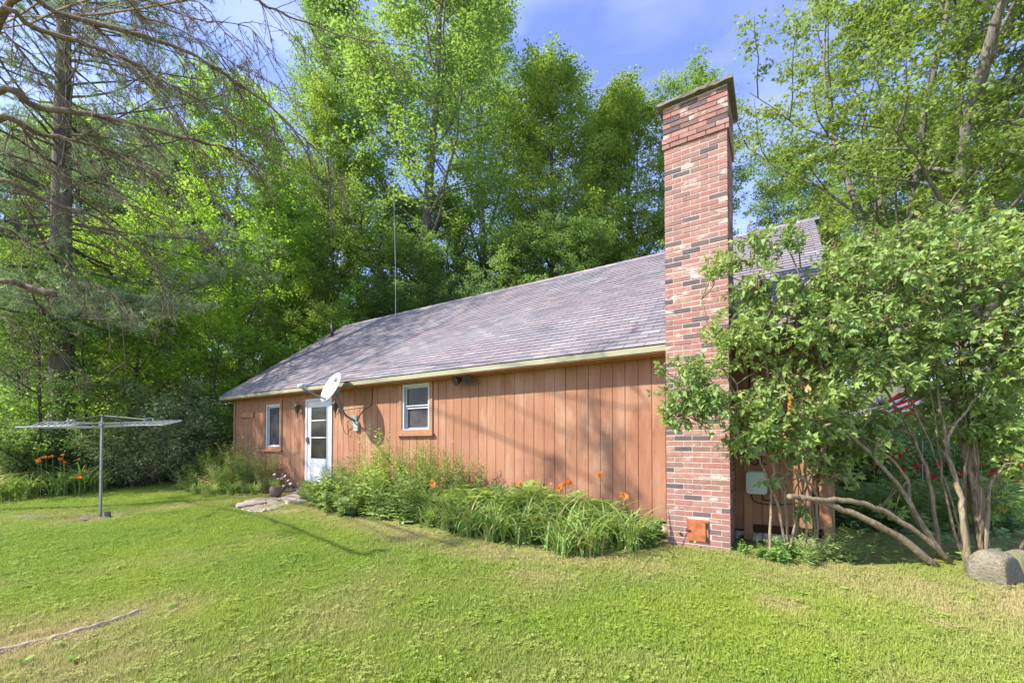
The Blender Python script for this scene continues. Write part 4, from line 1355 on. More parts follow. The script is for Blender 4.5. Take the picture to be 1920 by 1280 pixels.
slab_thing([(512, 958), (530, 950), (552, 944), (572, 946), (566, 958), (540, 963)], -.03, .05, 5, "low flagstone sunk in the grass right of the slanting one")
# pot and loose brick
po = empty("flower_pot", (at(517, 928, 9.9).x, 9.9, .03)); tag(po, "round brown clay pot of flowers standing on the flagstones", "flower pot")
MB().lathe([(.001, 0), (.08, .0), (.125, .06), (.14, .13), (.125, .2), (.115, .22), (.125, .235), (.112, .24), (.105, .2), (.001, .19)], 24).build("pot", simple_mat("clay_pot", (.17, .115, .085), .7, .3), po, True)
bp_ = at(564, 917, 10.35)
o = link("loose_brick", MB().box(-.11, .11, -.05, .05, 0, .06).mesh("loose_brick"), M['brick'], None, (bp_.x, 10.35, .08)); o.rotation_euler = (0, 0, -.5); tag(o, "loose red brick lying on the door step", "brick")

# boulders lower right
bo = link("boulder", stone_mesh("boulder", 7, .235, .18, .225, .09, 4), M['stone'], None, (4.46, 3.98, gz(4.46, 3.98) + .10), (0, .22, .35)); tag(bo, "large mossy grey boulder under the lilac at the lawn edge", "boulder")
bo2 = link("boulder", stone_mesh("boulder", 9, .16, .16, .15, .12, 3), M['stone'], None, (4.86, 4.15, gz(4.7, 4.2) + .10)); tag(bo2, "small dark boulder beside the big one at the right edge", "boulder")
# surface root in the lawn
rp = [(-3.62, 2.62), (-3.42, 2.82), (-3.30, 2.98), (-3.22, 3.08), (-3.14, 3.22), (-3.10, 3.36), (-3.06, 3.50), (-3.06, 3.62)]
pts = np.array([(a, b, gz(a, b) + (.010 if i not in (0, 7) else -.02)) for i, (a, b) in enumerate(rp)])
ro_ = MB().tube(smooth(pts), .019 + .005 * np.sin(np.arange(43) * 1.3) + .004 * np.sin(np.arange(43) * .37), 8).build("tree_root", simple_mat("weathered_root", (.40, .33, .26), .85, .15, 0, .3, 14), None, True)
tag(ro_, "bleached surface root snaking through the dry grass", "root")

# ------------------------------------------------------------------ dead conifer reaching in from the left
drng = np.random.default_rng(42)
dx0, dy0 = -11.8, 8.2
dead = empty("dead_spruce", (dx0, dy0, gz(dx0, dy0))); tag(dead, "bare dead conifer boughs drooping into the top left corner", "tree")
MB().tube([(0, 0, -.3), (.05, .02, 4), (.0, .05, 9), (.05, 0, 14)], [.10, .085, .06, .02], 10).build("trunk", M['bark_dead'], dead, True)
droot = Vector((dx0, dy0, gz(dx0, dy0)))
B_ = [([(21, 3), (108, 25), (201, 50), (287, 75), (345, 95), (395, 122), (453, 162), (503, 196), (560, 251), (611, 298), (655, 350)], 4.6, 5.6, .030, 26),
      ([(-10, 28), (65, 54), (144, 77), (201, 99), (251, 118), (305, 151), (359, 180), (417, 208), (474, 237), (520, 262)], 4.2, 5.2, .028, 26),
      ([(420, -6), (503, 14), (557, 36), (640, 66), (700, 80), (760, 84)], 4.9, 5.6, .016, 14),
      ([(190, -8), (273, 34), (341, 57), (395, 90), (446, 126), (500, 150)], 4.6, 5.2, .013, 16),
      ([(240, -4), (323, 21), (388, 41), (460, 47), (481, 68), (492, 90)], 5.0, 5.4, .013, 14),
      ([(-10, 174), (72, 201), (162, 212), (230, 228), (305, 248), (377, 266), (431, 280), (481, 302)], 4.0, 5.0, .034, 22),
      ([(-10, 230), (72, 250), (151, 266), (201, 280), (269, 302), (341, 347)], 4.2, 4.8, .030, 22),
      ([(-10, 338), (72, 370), (119, 388), (169, 401), (230, 442), (285, 490), (325, 560)], 4.3, 5.0, .024, 22),
      ([(-10, 420), (48, 451), (122, 488), (190, 540), (240, 560)], 4.6, 5.0, .013, 14),
      ([(-10, 60), (60, 120), (130, 200), (190, 300), (240, 380), (300, 420)], 5.2, 5.8, .012, 16),
      ([(-10, 290), (80, 310), (170, 350), (260, 390), (350, 420), (420, 450)], 5.2, 5.9, .014, 18),
      ([(100, -5), (190, 60), (260, 140), (330, 210), (370, 280), (420, 330)], 5.2, 5.8, .012, 18),
      ([(-10, 525), (44, 537), (79, 546), (103, 552)], 4.2, 4.3, .040, 3),
      ([(-10, 590), (60, 620), (130, 680), (170, 720)], 5.4, 5.6, .010, 8),
      ([(330, -5), (420, 60), (470, 120), (500, 200), (520, 270)], 5.2, 5.6, .008, 12)]
for bi, (px, Ya, Yb, r0_, nt) in enumerate(B_):
    P = [at(a, b, Ya + (Yb - Ya) * i / (len(px) - 1)) for i, (a, b) in enumerate(px)]
    d0 = (P[0] - P[1])
    # carry the bough on to the trunk outside the picture
    tz = min(11.0, P[0].z + 1.1 + .3 * (bi % 3)) if px[0][0] < 50 else 10.5 - .4 * (bi % 4)
    root = Vector((dx0, dy0, tz))
    mid1 = P[0] * .55 + root * .45 + Vector((0, .25, .10))
    allp = [root, mid1] + P
    loc_ = smooth([(p - droot)[:] for p in allp], 4)
    n_ = len(loc_)
    loc_ = loc_ + drng.normal(size=(n_, 3)) * .006
    fade = np.linspace(1.1, 0, n_) if bi != 12 else np.linspace(.35, .9, n_)
    rr = np.maximum(.0035, r0_ * np.minimum(.9, fade + .12)) * (1 + .12 * drng.normal(size=n_))
    m_ = MB().tube(loc_, rr, 7)
    i0 = 7
    for k_ in range(int(nt * 1.8)):
        f_ = drng.random()
        ip = i0 + int(f_ * (n_ - i0 - 2))
        p_ = loc_[ip]; d_ = unit(loc_[ip + 1] - loc_[ip])
        sd_ = unit(d_ * .75 + drng.normal(size=3) * np.array((.35, .55, .3)) + np.array((0, 0, -.35)))
        L2 = (.25 + .75 * drng.random()) * (.9 if bi != 12 else .2)
        tp = grow(drng, p_, sd_, L2, 7, .10, -.08)
        m_.tube(tp, np.linspace(max(.0050, r0_ * .22), .0028, len(tp)), 4, False)
        for q in range(int(3 + 6 * L2)):
            pp, dd = along(tp, .1 + .9 * drng.random())
            ee = unit(dd * .5 + drng.normal(size=3) * .8 + np.array((0, 0, -.2)))
            m_.add(*tube_arrays([pp, pp + ee * (.03 + .10 * drng.random())], [.0034, .0022], 3, False)[:2])
            if q % 3 == 0:
                tq = grow(drng, pp, unit(dd + drng.normal(size=3) * .5 + np.array((0, 0, -.3))), .12 + .28 * drng.random(), 4, .15, -.1)
                m_.tube(tq, np.linspace(.0036, .0022, 5), 3, False)
    m_.build("branch", M['bark_dead'], dead, True)

# ------------------------------------------------------------------ lilac thicket on the right
lrng = np.random.default_rng(99)
stems_px = [
    ([(1817, 1040), (1806, 977), (1795, 910), (1776, 850), (1769, 797), (1760, 740), (1752, 640), (1740, 540)], 4.45, 4.7, .036),
    ([(1842, 1010), (1829, 925), (1817, 872), (1806, 809), (1795, 760), (1776, 722), (1750, 640), (1700, 560)], 4.75, 5.0, .058),
    ([(1850, 1010), (1838, 930), (1826, 872), (1814, 805), (1812, 740), (1830, 650), (1850, 540)], 4.8, 4.9, .045),
    ([(1762, 1000), (1742, 902), (1720, 839), (1690, 779), (1667, 741), (1640, 680), (1600, 580)], 4.8, 4.9, .028),
    ([(1780, 1025), (1720, 966), (1690, 917), (1645, 865), (1589, 812), (1540, 795), (1480, 785), (1420, 775), (1370, 745)], 4.6, 4.55, .034),
    ([(1775, 1030), (1712, 960), (1700, 900), (1660, 850), (1600, 800), (1560, 740), (1530, 650)], 4.7, 4.6, .026),
    ([(1848, 1000), (1855, 925), (1874, 884), (1911, 850), (1960, 800), (1990, 700)], 4.7, 4.5, .030),
    ([(1776, 850), (1780, 812), (1806, 779), (1836, 737), (1870, 680), (1890, 580)], 4.6, 4.5, .024),
    ([(1476, 1050), (1460, 955), (1447, 920), (1430, 875), (1417, 837), (1400, 790), (1380, 720), (1350, 690), (1300, 670)], 4.75, 4.5, .020),
    ([(1480, 1050), (1477, 1000), (1472, 930), (1465, 890), (1457, 852), (1450, 780), (1440, 700), (1425, 600), (1410, 500)], 4.8, 4.7, .018),
    ([(1535, 1040), (1525, 960), (1510, 890), (1510, 840), (1503, 700), (1492, 600), (1500, 500)], 4.75, 4.8, .014),
    ([(1530, 1040), (1530, 930), (1502, 895), (1470, 865), (1442, 797), (1420, 775), (1370, 762), (1310, 790)], 4.7, 4.5, .018),
    ([(1565, 1040), (1560, 960), (1548, 860), (1560, 740), (1590, 640), (1620, 540)], 4.9, 4.9, .015)]
blobs = [(1295, 688, 68, 30, 4.5), (1315, 770, 75, 42, 4.5), (1380, 640, 70, 62, 4.55), (1425, 545, 62, 50, 4.65), (1400, 470, 42, 34, 4.7), (1345, 500, 26, 30, 4.6),
         (1510, 620, 105, 80, 4.6), (1480, 745, 100, 55, 4.45), (1420, 790, 55, 40, 4.4), (1610, 560, 110, 110, 4.8), (1610, 700, 95, 65, 4.5), (1750, 520, 120, 90, 4.8), (1860, 570, 100, 120, 4.6),
         (1760, 655, 105, 70, 4.6), (1880, 700, 75, 55, 4.4), (1700, 455, 85, 36, 4.9), (1840, 450, 80, 42, 4.8), (1590, 475, 52, 36, 4.9), (1545, 800, 60, 34, 4.5), (1905, 450, 60, 60, 4.7), (1790, 405, 80, 26, 5.0), (1930, 620, 50, 80, 4.5), (1650, 640, 90, 60, 4.6), (1560, 540, 80, 60, 4.7), (1460, 455, 50, 36, 4.8), (1880, 830, 40, 40, 4.7), (1585, 895, 26, 22, 4.8), (1655, 955, 22, 16, 4.9), (1875, 935, 24, 20, 4.8), (1440, 905, 22, 12, 4.7), (1505, 960, 22, 14, 4.75), (1300, 740, 80, 34, 4.4)]
sparse = [(1800, 745, 90, 50, 4.9), (1620, 835, 60, 36, 4.8), (1770, 800, 60, 36, 4.9), (1905, 860, 40, 50, 4.6), (1400, 835, 45, 26, 4.5), (1860, 950, 40, 30, 4.9), (1890, 800, 50, 60, 4.6), (1640, 790, 70, 40, 4.9), (1560, 860, 45, 50, 5.0), (1490, 830, 60, 40, 4.5)]
blobs = [b_ for b_ in blobs if not (b_[0] in (1770,))]
blobs += sparse
for i in range(16):
    bx_ = (1830, 1500)[i % 3 == 0] + lrng.normal() * 35; tx_ = bx_ + lrng.normal() * 130 - 25
    stems_px.append(([(bx_, 1035), (bx_ * .8 + tx_ * .2 + lrng.normal() * 8, 940), (bx_ * .55 + tx_ * .45 + lrng.normal() * 8, 830), (bx_ * .25 + tx_ * .75, 700), (tx_, 560)], 4.6 + .4 * lrng.random(), 4.6 + .4 * lrng.random(), .010 + .010 * lrng.random()))
lroot = Vector((4.6, 4.75, gz(4.6, 4.75)))
lil = empty("lilac_shrub", lroot); tag(lil, "big overgrown lilac thicket with bare leaning stems at the house corner", "shrub")
stem_pts = []
for px, Ya, Yb, r0_ in stems_px:
    P = [at(a, b, Ya + (Yb - Ya) * i / (len(px) - 1)) for i, (a, b) in enumerate(px)]
    if px[0][1] >= 1000: P[0].z = gz(P[0].x, P[0].y) - .05
    L3 = smooth([(p - lroot)[:] for p in P], 5)
    L3 = L3 + lrng.normal(size=L3.shape) * .005
    r0_ *= .78; rr = np.linspace(r0_, max(.006, r0_ * .25), len(L3)) * (1 + .10 * lrng.normal(size=len(L3)))
    MB().tube(L3, rr, 8).build("stem", M['bark_lilac'], lil, True)
    stem_pts.append(L3[len(L3) // 3:])
SP = np.concatenate(stem_pts)
tw = []; wood = MB()
nsub = []
for (bx, by, rx, ry, Yc) in blobs:
    c_ = np.array(at(bx, by, Yc)) - np.array(lroot)
    k_ = Yc / F
    rad = np.array((rx * k_, min(rx, ry) * k_ * 1.1 + .12, ry * k_))
    n_sub = max(3, int(rx * ry / 900))
    subs = []
    for q in range(n_sub):
        v_ = unit(lrng.normal(size=3)) * lrng.random() ** .4
        tgt = c_ + v_ * rad * .9
        dd = np.linalg.norm((SP - tgt) * np.array((1, 1, .8)), axis=1) + (SP[:, 2] > tgt[2]) * .5
        st = SP[np.argmin(dd + lrng.random(len(dd)) * .15)]
        bend = (st + tgt) / 2 + lrng.normal(size=3) * .06 + np.array((0, 0, .08))
        pth = smooth([st, bend, tgt], 5)
        wood.tube(pth, np.linspace(.009, .004, len(pth)), 5, False)
        subs.append(pth[4:])
    SB = np.concatenate(subs)
    n_tw = int(rx * ry / (50 if (bx, by, rx, ry, Yc) not in sparse else 46))
    for q in range(n_tw):
        v_ = unit(lrng.normal(size=3)) * lrng.random() ** .33
        tgt = c_ + v_ * rad
        st = SB[np.argmin(np.linalg.norm(SB - tgt, axis=1) + lrng.random(len(SB)) * .12)]
        d_ = tgt - st
        if np.linalg.norm(d_) > .42: st = tgt - unit(d_) * .42
        wood.add(*tube_arrays([st, (st + tgt) / 2 + np.array((0, 0, .015)), tgt], [.0035, .003, .002], 3, False)[:2])
        tw.append((st, tgt))
# leaf pairs along each twig
P = []; D = []; S = []
for st, tgt in tw:
    d_ = tgt - st; L3 = np.linalg.norm(d_); d_ = unit(d_)
    npair = 4
    w0 = unit(np.cross(d_, unit(lrng.normal(size=3)))); w1 = np.cross(d_, w0)
    for k_ in range(npair):
        f_ = .35 + .65 * k_ / (npair - 1)
        wv = w0 if k_ % 2 else w1
        for sg in (-1, 1):
            P.append(st + (tgt - st) * f_); D.append(unit(d_ * .55 + wv * sg * .8 + np.array((0, 0, -.18)) + lrng.normal(size=3) * .15)); S.append(.024 + .066 * lrng.random() ** 1.3)
    P.append(tgt); D.append(d_ + np.array((0, 0, -.1))); S.append(.05)
P = np.array(P); D = np.array(D)
N = np.array((-.25, -.25, 1.0)) + lrng.normal(size=P.shape) * .6
link("foliage", leaf_mesh("foliage", P + unit(D) * .012, D, N, np.array(S), HEART), M['lf_lilac'], lil)
wood.build("twigs", M['bark_lilac'], lil, True)
# dried flower heads over the top
fh = MB(); VV = []
P = []; D = []
for (px, py, Yc) in ((1405, 438, 4.7), (1422, 450, 4.7), (1500, 440, 4.7), (1505, 455, 4.7), (1560, 470, 4.8), (1640, 450, 4.8), (1720, 430, 4.9), (1790, 470, 4.7), (1860, 450, 4.7), (1730, 570, 4.5), (1660, 600, 4.5), (1700, 690, 4.4)):
    b_ = np.array(at(px, py, Yc)) - np.array(lroot)
    for q in range(70):
        h_ = lrng.random(); P.append(b_ + np.array((lrng.normal() * .03 * (1 - h_) + .01, lrng.normal() * .03 * (1 - h_), h_ * .15))); D.append(lrng.normal(size=3))
link("seed_heads", leaf_mesh("seed_heads", np.array(P), np.array(D), lrng.normal(size=(len(P), 3)), .014, RHOMB), M['lf_dead'], lil)
# cut trunks leaning on the ground
def log_thing(px, Ya, Yb, r0_, r1_, label):
    P = [at(a, b, Ya + (Yb - Ya) * i / (len(px) - 1)) for i, (a, b) in enumerate(px)]
    c_ = P[0].copy(); c_.z = gz(c_.x, c_.y)
    P[0].z = c_.z + r0_ * .6
    L3 = smooth([(p - c_)[:] for p in P], 5); L3 += lrng.normal(size=L3.shape) * .006
    o = MB().tube(L3, np.linspace(r0_, r1_, len(L3)) * (1 + .07 * lrng.normal(size=len(L3))), 9).build("fallen_limb", M['bark_lilac'], None, True)
    o.location = c_; tag(o, label, "limb")
log_thing([(1757, 1050), (1675, 1000), (1592, 959), (1536, 940), (1498, 932)], 4.35, 4.35, .038, .026, "lower of two cut limbs slanting up from the boulder towards the chimney")
log_thing([(1782, 1030), (1705, 985), (1637, 950), (1592, 938), (1525, 936), (1478, 931)], 4.5, 4.25, .029, .027, "upper cut limb with pale sawn end pointing at the chimney")
# ------------------------------------------------------------------ border plants
def leafy_plant(seed, H, spread, nstem, leaf, nleaf, tmpl=LANCE, sag=-.02):
    rng = np.random.default_rng(seed); wood = MB(); P = []; D = []; S = []
    for i in range(nstem):
        az = rng.random() * 6.28; ln = rng.random() ** .6 * spread / H
        p0 = (rng.normal() * spread * .25, rng.normal() * spread * .25, -.03)
        h = H * (.65 + .4 * rng.random())
        bp = grow(rng, p0, (math.cos(az) * ln, math.sin(az) * ln, 1), h, 7, .05, sag)
        wood.tube(bp, np.linspace(.005, .002, 8), 4, False)
        for k in range(nleaf):
            f = .08 + .92 * (k + rng.random() * .6) / nleaf
            q, d = along(bp, f); a2 = k * 2.4 + rng.random()
            P.append(q); D.append(unit(np.array((math.cos(a2), math.sin(a2), .35 - .55 * rng.random() + .4 * f)))); S.append(leaf * (1.15 - .55 * f) * (.7 + .6 * rng.random()))
    P = np.array(P); D = np.array(D)
    N = np.array((0, 0, 1.0)) + rng.normal(size=P.shape) * .35
    return wood.mesh("stems", True), leaf_mesh("foliage", P, D, N, np.array(S), tmpl)

def strap_plant(seed, n, L, w):
    rng = np.random.default_rng(seed); V = []; Q = []; c = 0
    for i in range(n):
        az = rng.random() * 6.28; l = L * (.6 + .55 * rng.random()); k = 8
        el = R(62 + 24 * rng.random()); bend = R(85 + 60 * rng.random())
        p = np.array((rng.normal() * .07, rng.normal() * .07, -.02)); tw_ = rng.normal() * .3
        ww = w * (.7 + .6 * rng.random())
        for j in range(k + 1):
            f = j / k
            e = el - bend * f ** 1.6
            d = np.array((math.cos(az) * math.cos(e), math.sin(az) * math.cos(e), math.sin(e)))
            sdv = np.array((-math.sin(az + tw_ * f), math.cos(az + tw_ * f), 0))
            wd = ww * (.55 + .45 * min(1, f * 4)) * (1 - max(0, f - .45) / .55) ** .8 + .0008
            nv = np.cross(sdv, d)
            for sx, lift in ((-1, .25), (0, 0), (1, .25)):
                V.append(p + sdv * sx * wd / 2 + nv * (-lift) * wd)
            if j < k:
                for q in (0, 1): Q.append([c + j * 3 + q, c + j * 3 + q + 1, c + j * 3 + 4 + q, c + j * 3 + 3 + q])
            p = p + d * l / k
        c += (k + 1) * 3
    V = np.array(V); V[:, 2] = np.maximum(V[:, 2], -.02)
    return np_mesh("foliage", V, np.array(Q), None, True)

def fern_plant(seed, n, L):
    rng = np.random.default_rng(seed); wood = MB(); P = []; D = []; S = []; Nn = []
    for i in range(n):
        az = rng.random() * 6.28; l = L * (.7 + .5 * rng.random()); el = R(70 + 15 * rng.random()); k = 26
        p = np.array((rng.normal() * .05, rng.normal() * .05, 0)); pts = [p]
        for j in range(k):
            f = j / k; e = el - R(95) * f ** 1.5
            d = np.array((math.cos(az) * math.cos(e), math.sin(az) * math.cos(e), math.sin(e)))
            p = p + d * l / k; pts.append(p)
            if f > .18:
                sdv = np.array((-math.sin(az), math.cos(az), 0)); nv = np.cross(sdv, d)
                ll = l * .21 * math.sin(math.pi * min(1, (f - .1) / .9)) ** .7 + .012
                for sg in (-1, 1):
                    P.append(p); D.append(sdv * sg + d * .45 + nv * -.1); S.append(ll); Nn.append(-nv + rng.normal(size=3) * .12)
        wood.tube(np.array(pts)[::3], np.linspace(.004, .0015, len(pts[::3])), 4, False)
    return wood.mesh("stems", True), leaf_mesh("foliage", np.array(P), np.array(D), np.array(Nn), np.array(S), PINNA)

def lily_flower():
    V = []; Q = []; c = 0
    for i in range(6):
        a = i * math.pi / 3; wmax = .020 if i % 2 else .028
        for j, (r_, z_, w_) in enumerate(((.004, 0, .006), (.018, .045, .7 * wmax), (.045, .075, wmax), (.072, .078, .75 * wmax), (.088, .062, .003))):
            for sx in (-1, 1):
                V.append((r_ * math.cos(a) - sx * w_ * math.sin(a), r_ * math.sin(a) + sx * w_ * math.cos(a), z_))
            if j: Q.append([c + j * 2 - 2, c + j * 2 - 1, c + j * 2 + 1, c + j * 2])
        c += 10
    return np_mesh("flower", V, Q, None, True)
FLOWER = lily_flower()
STRAP = [strap_plant(10 + i, 56, .88, .026) for i in range(3)]
FERN = [fern_plant(20 + i, 15, .75) for i in range(2)]
TALLB = leafy_plant(31, 1.25, .26, 16, .11, 44, LANCE)
LOWB = [leafy_plant(32 + i, .75, .45, 18, .14, 20, LANCE) for i in range(2)]
BROAD = [leafy_plant(36 + i, .62, .42, 16, .15, 14, RHOMB) for i in range(2)]
AIRY = [leafy_plant(38 + i, 1.05, .44, 30, .078, 44, LANCE) for i in range(2)]
SILV = leafy_plant(41, .90, .45, 20, .10, 28, LANCE, -.04)
prng = np.random.default_rng(314)

def plant(name, meshes, s, d, mt, label, group, sc=1.0, cat="plant", world=False):
    x, y = (s, d) if world else to_world(s, d)
    e = empty(name, (x, y, gz(x, y)), prng.random() * 6.28); e.scale = (sc * (.9 + .2 * prng.random()), sc * (.9 + .2 * prng.random()), sc * (.9 + .2 * prng.random()))
    st, fo = meshes if isinstance(meshes, tuple) else (None, meshes)
    if st is not None:
        if not st.materials: st.materials.append(M['lf_bed'])
        link("stems", st, None, e)
    if not fo.materials: fo.materials.append(M[mt])
    o = link("foliage", fo, None, e); set_mat(o, M[mt])
    tag(e, label, cat, group)
    return e
def add_scape(e, h, lean, az, heads=1):
    """flower stalk on a lily clump, in the clump's own frame"""
    tip = np.array((math.cos(az) * lean, math.sin(az) * lean, h))
    m_ = MB().tube(smooth([(0, 0, 0), tip * np.array((.4, .4, .6)), tip], 4), np.linspace(.005, .003, 9), 4, False)
    for q in range(3):
        b_ = tip + prng.normal(size=3) * .025; m_.tube([tip - np.array((0, 0, .04)), b_, b_ + np.array((0, 0, .04))], [.002, .006, .002], 4)
    m_.build("flower_stalk", M['lf_strap'], e)
    for q in range(heads):
        o = link("flower", FLOWER, M['orange'], e, tip + prng.normal(size=3) * .02 * q + np.array((0, 0, .0)), (R(35 + 35 * prng.random()), 0, prng.random() * 6.28), .85)

# daylilies along the front of the border, right half
G1 = "daylily clumps along the house border"
lil_spots = [(-.05, -1.25, .85), (-.45, -1.72, 1.0), (-.85, -1.62, .98), (-1.35, -1.60, .95), (-1.75, -1.72, .92), (-2.25, -1.62, .9), (-2.7, -1.55, .85), (-.35, -1.20, .9), (-1.05, -1.15, .9), (-1.7, -1.2, .9), (-3.15, -1.45, .72), (-.7, -1.85, .7)]
clumps = []
for i, (s, d, sc) in enumerate(lil_spots):
    clumps.append(plant("daylily", STRAP[i % 3], s, d, 'lf_strap', "arching strap leaved daylily clump in the house border", G1, sc))
for i, (k, h) in enumerate(((7, .92), (8, .80), (0, .72), (9, .86), (10, 1.0), (8, .74))):
    add_scape(clumps[k], h, .10, prng.random() * 6.28, 2 if i == 1 else 1)
for k, lb in ((7, "daylily with an orange flower standing tallest against the boards"), (8, "daylily clump with the orange flower cluster in mid border"), (0, "daylily clump with an orange flower beside the chimney"),
              (9, "daylily with single orange bloom left of the flower cluster"), (10, "leftmost daylily of the house border with an orange bloom")):
    clumps[k]["label"] = lb
# ferns behind
for i, (s, d, sc) in enumerate(((-1.2, -.65, .95), (-1.75, -.7, 1.0), (-2.3, -.75, 1.05), (-2.9, -.8, 1.0), (-.75, -.60, .8), (-2.6, -1.15, .9), (-3.5, -1.15, .95), (-1.45, -1.0, .9), (-2.05, -.45, .95))):
    plant("fern", FERN[i % 2], s, d, 'lf_fern', "yellow green fern between the daylilies and the boards", "ferns in the house border", sc * 1.15)
# airy reddish plants against the wall
for i, (s, d, sc) in enumerate(((-3.2, -.42, .95), (-3.65, -.5, 1.08), (-4.1, -.5, 1.12), (-4.5, -.5, 1.1), (-4.95, -.5, 1.05), (-3.95, -.85, .95), (-3.4, -.75, .8))):
    plant("spirea", AIRY[i % 2], s, d, ('lf_bed3', 'lf_bed2')[i % 2], "airy pale reddish spirea against the boards under the window", "spireas under the window", sc * 1.22)
tb = plant("goldenrod", TALLB, -5.05, -.85, 'lf_bed2', "tallest light green spire plant left of the window", None, 1.25)
plant("goldenrod", TALLB, -5.5, -.7, 'lf_bed2', "spire plant beside and lower than the tallest one", None, 1.08)
# leafy fill, left half
for i, (s, d, sc) in enumerate(((-5.3, -1.15, 1.0), (-4.8, -1.2, 1.0), (-4.3, -1.25, .95), (-3.8, -1.4, .9), (-5.9, -.9, 1.05), (-6.3, -.55, 1.0), (-3.2, -1.1, 1.0), (-4.5, -.85, 1.1), (-2.7, -.95, .85), (-2.1, -1.0, .8), (-1.5, -.85, .75), (-.95, -.9, .7), (-.4, -.95, .6), (-1.9, -1.4, .7), (-1.2, -1.4, .7), (-2.5, -1.45, .72))):
    plant("aster", LOWB[i % 2], s, d, ('lf_bed', 'lf_bed2', 'lf_bed')[i % 3], "leafy green perennial in the middle of the house border", "leafy perennials in the house border", sc * 1.3)
for i, (s, d, sc) in enumerate(((-6.9, -.75, 1.0), (-6.5, -.95, 1.05), (-6.1, -1.15, 1.0), (-5.6, -1.35, .9), (-7.15, -.95, .75), (-5.1, -1.45, .85))):
    plant("peony", BROAD[i % 2], s, d, 'lf_bed', "dark broad leaved peony clump right of the flagstones", "peony clumps right of the door", sc * 1.1)
for i, (s, d, sc) in enumerate(((-7.35, -.35, 1.0), (-7.0, -.30, .95), (-6.6, -.35, .98), (-5.75, -.45, .95))):
    plant("dogwood", SILV, s, d, ('lf_silver', 'lf_silver', 'lf_bed2', 'lf_silver')[i], ("white edged silvery shrub in front of the lower door panel", "silvery plant just right of the door frame", "greenish plant between the silvery ones", "silvery plant farthest from the door, by the spire plants")[i], None, sc)
# low leaves at the foot of the chimney
for i, (s, d, sc) in enumerate(((.05, -.55, .5), (-.2, -.8, .55), (.1, -.95, .45), (-.35, -.4, .55), (-.6, -.95, .55))):
    plant("weed", BROAD[i % 2], s, d, 'lf_weed', "low weedy plant in the corner left of the chimney", "weeds at the left foot of the chimney", sc)
for i, (s, d, sc) in enumerate(((1.12, -.84, .25), (1.45, -.92, .35), (1.62, -.72, .5), (1.85, -.7, .55), (1.5, -1.0, .4), (2.1, -.6, .6), (1.3, -.98, .3), (1.75, -.95, .4))):
    plant("weed", (BROAD[i % 2], LOWB[i % 2])[i % 2], s, d, ('lf_weed', 'lf_bed')[i % 2], "leafy weed growing at the wall foot right of the chimney", "weeds right of the chimney", sc)
# left of the door
for i, (s, d, sc) in enumerate(((-12.1, -.75, .95), (-11.6, -.65, 1.05), (-11.0, -.60, 1.2), (-10.5, -.6, 1.15), (-10.1, -.75, .9), (-11.3, -1.15, .8), (-10.6, -1.15, .75), (-12.3, -1.3, .7), (-9.6, -.55, .85), (-12.7, -.9, .9))):
    plant("spirea", (AIRY[i % 2], LOWB[i % 2])[i % 2], s, d, ('lf_bed2', 'lf_bed', 'lf_bed3')[i % 3], "yellowish bushy perennial left of the white door", "perennials left of the door", sc * 1.25)
for i, (s, d, sc) in enumerate(((-9.9, -1.25, .62), (-10.4, -1.45, .6), (-11.0, -1.55, .6), (-9.45, -.95, .6))):
    plant("daylily", STRAP[i % 3], s, d, 'lf_strap', "low strap leaved clump edging the bed left of the flagstones", "strap leaved clumps left of the flagstones", sc)
# white daisies by the pot
DAISY = MB()
for i in range(12):
    a = i * math.pi / 6; DAISY.add([(0, 0, 0), (math.cos(a - .2) * .030, math.sin(a - .2) * .030, .004), (math.cos(a) * .042, math.sin(a) * .042, .0), (math.cos(a + .2) * .030, math.sin(a + .2) * .030, .004)], [[0, 1, 2, 3]])
DAISY_ME = DAISY.mesh("daisy_head")
DAISY_ME.materials.append(M['petal_white'])
for i, (px, py, Y) in enumerate(((515, 889, 10.2), (522, 897, 10.1), (529, 896, 10.15), (541, 900, 10.1), (545, 906, 10.0), (532, 910, 9.95), (444, 909, 11.2), (535, 892, 10.3))):
    p = at(px, py, Y); g = gz(p.x, p.y)
    e = empty("daisy", (p.x, p.y, g)); tag(e, "white daisy flower on a thin stalk by the clay pot", "flower", "daisies by the clay pot")
    MB().tube(smooth([(0, 0, 0), (.02, 0, (p.z - g) * .6), (0, -.02, p.z - g)], 3), .003, 4).build("stalk", M['lf_bed'], e)
    link("daisy_head", DAISY_ME, None, e, (0, -.02, p.z - g), (R(48), 0, prng.normal() * .4), .95)
pot_fo = leafy_plant(55, .32, .16, 14, .06, 10, LANCE)
link("foliage", pot_fo[1], M['lf_bed2'], po, (0, 0, .20)); link("stems", pot_fo[0], M['lf_bed'], po, (0, 0, .20))

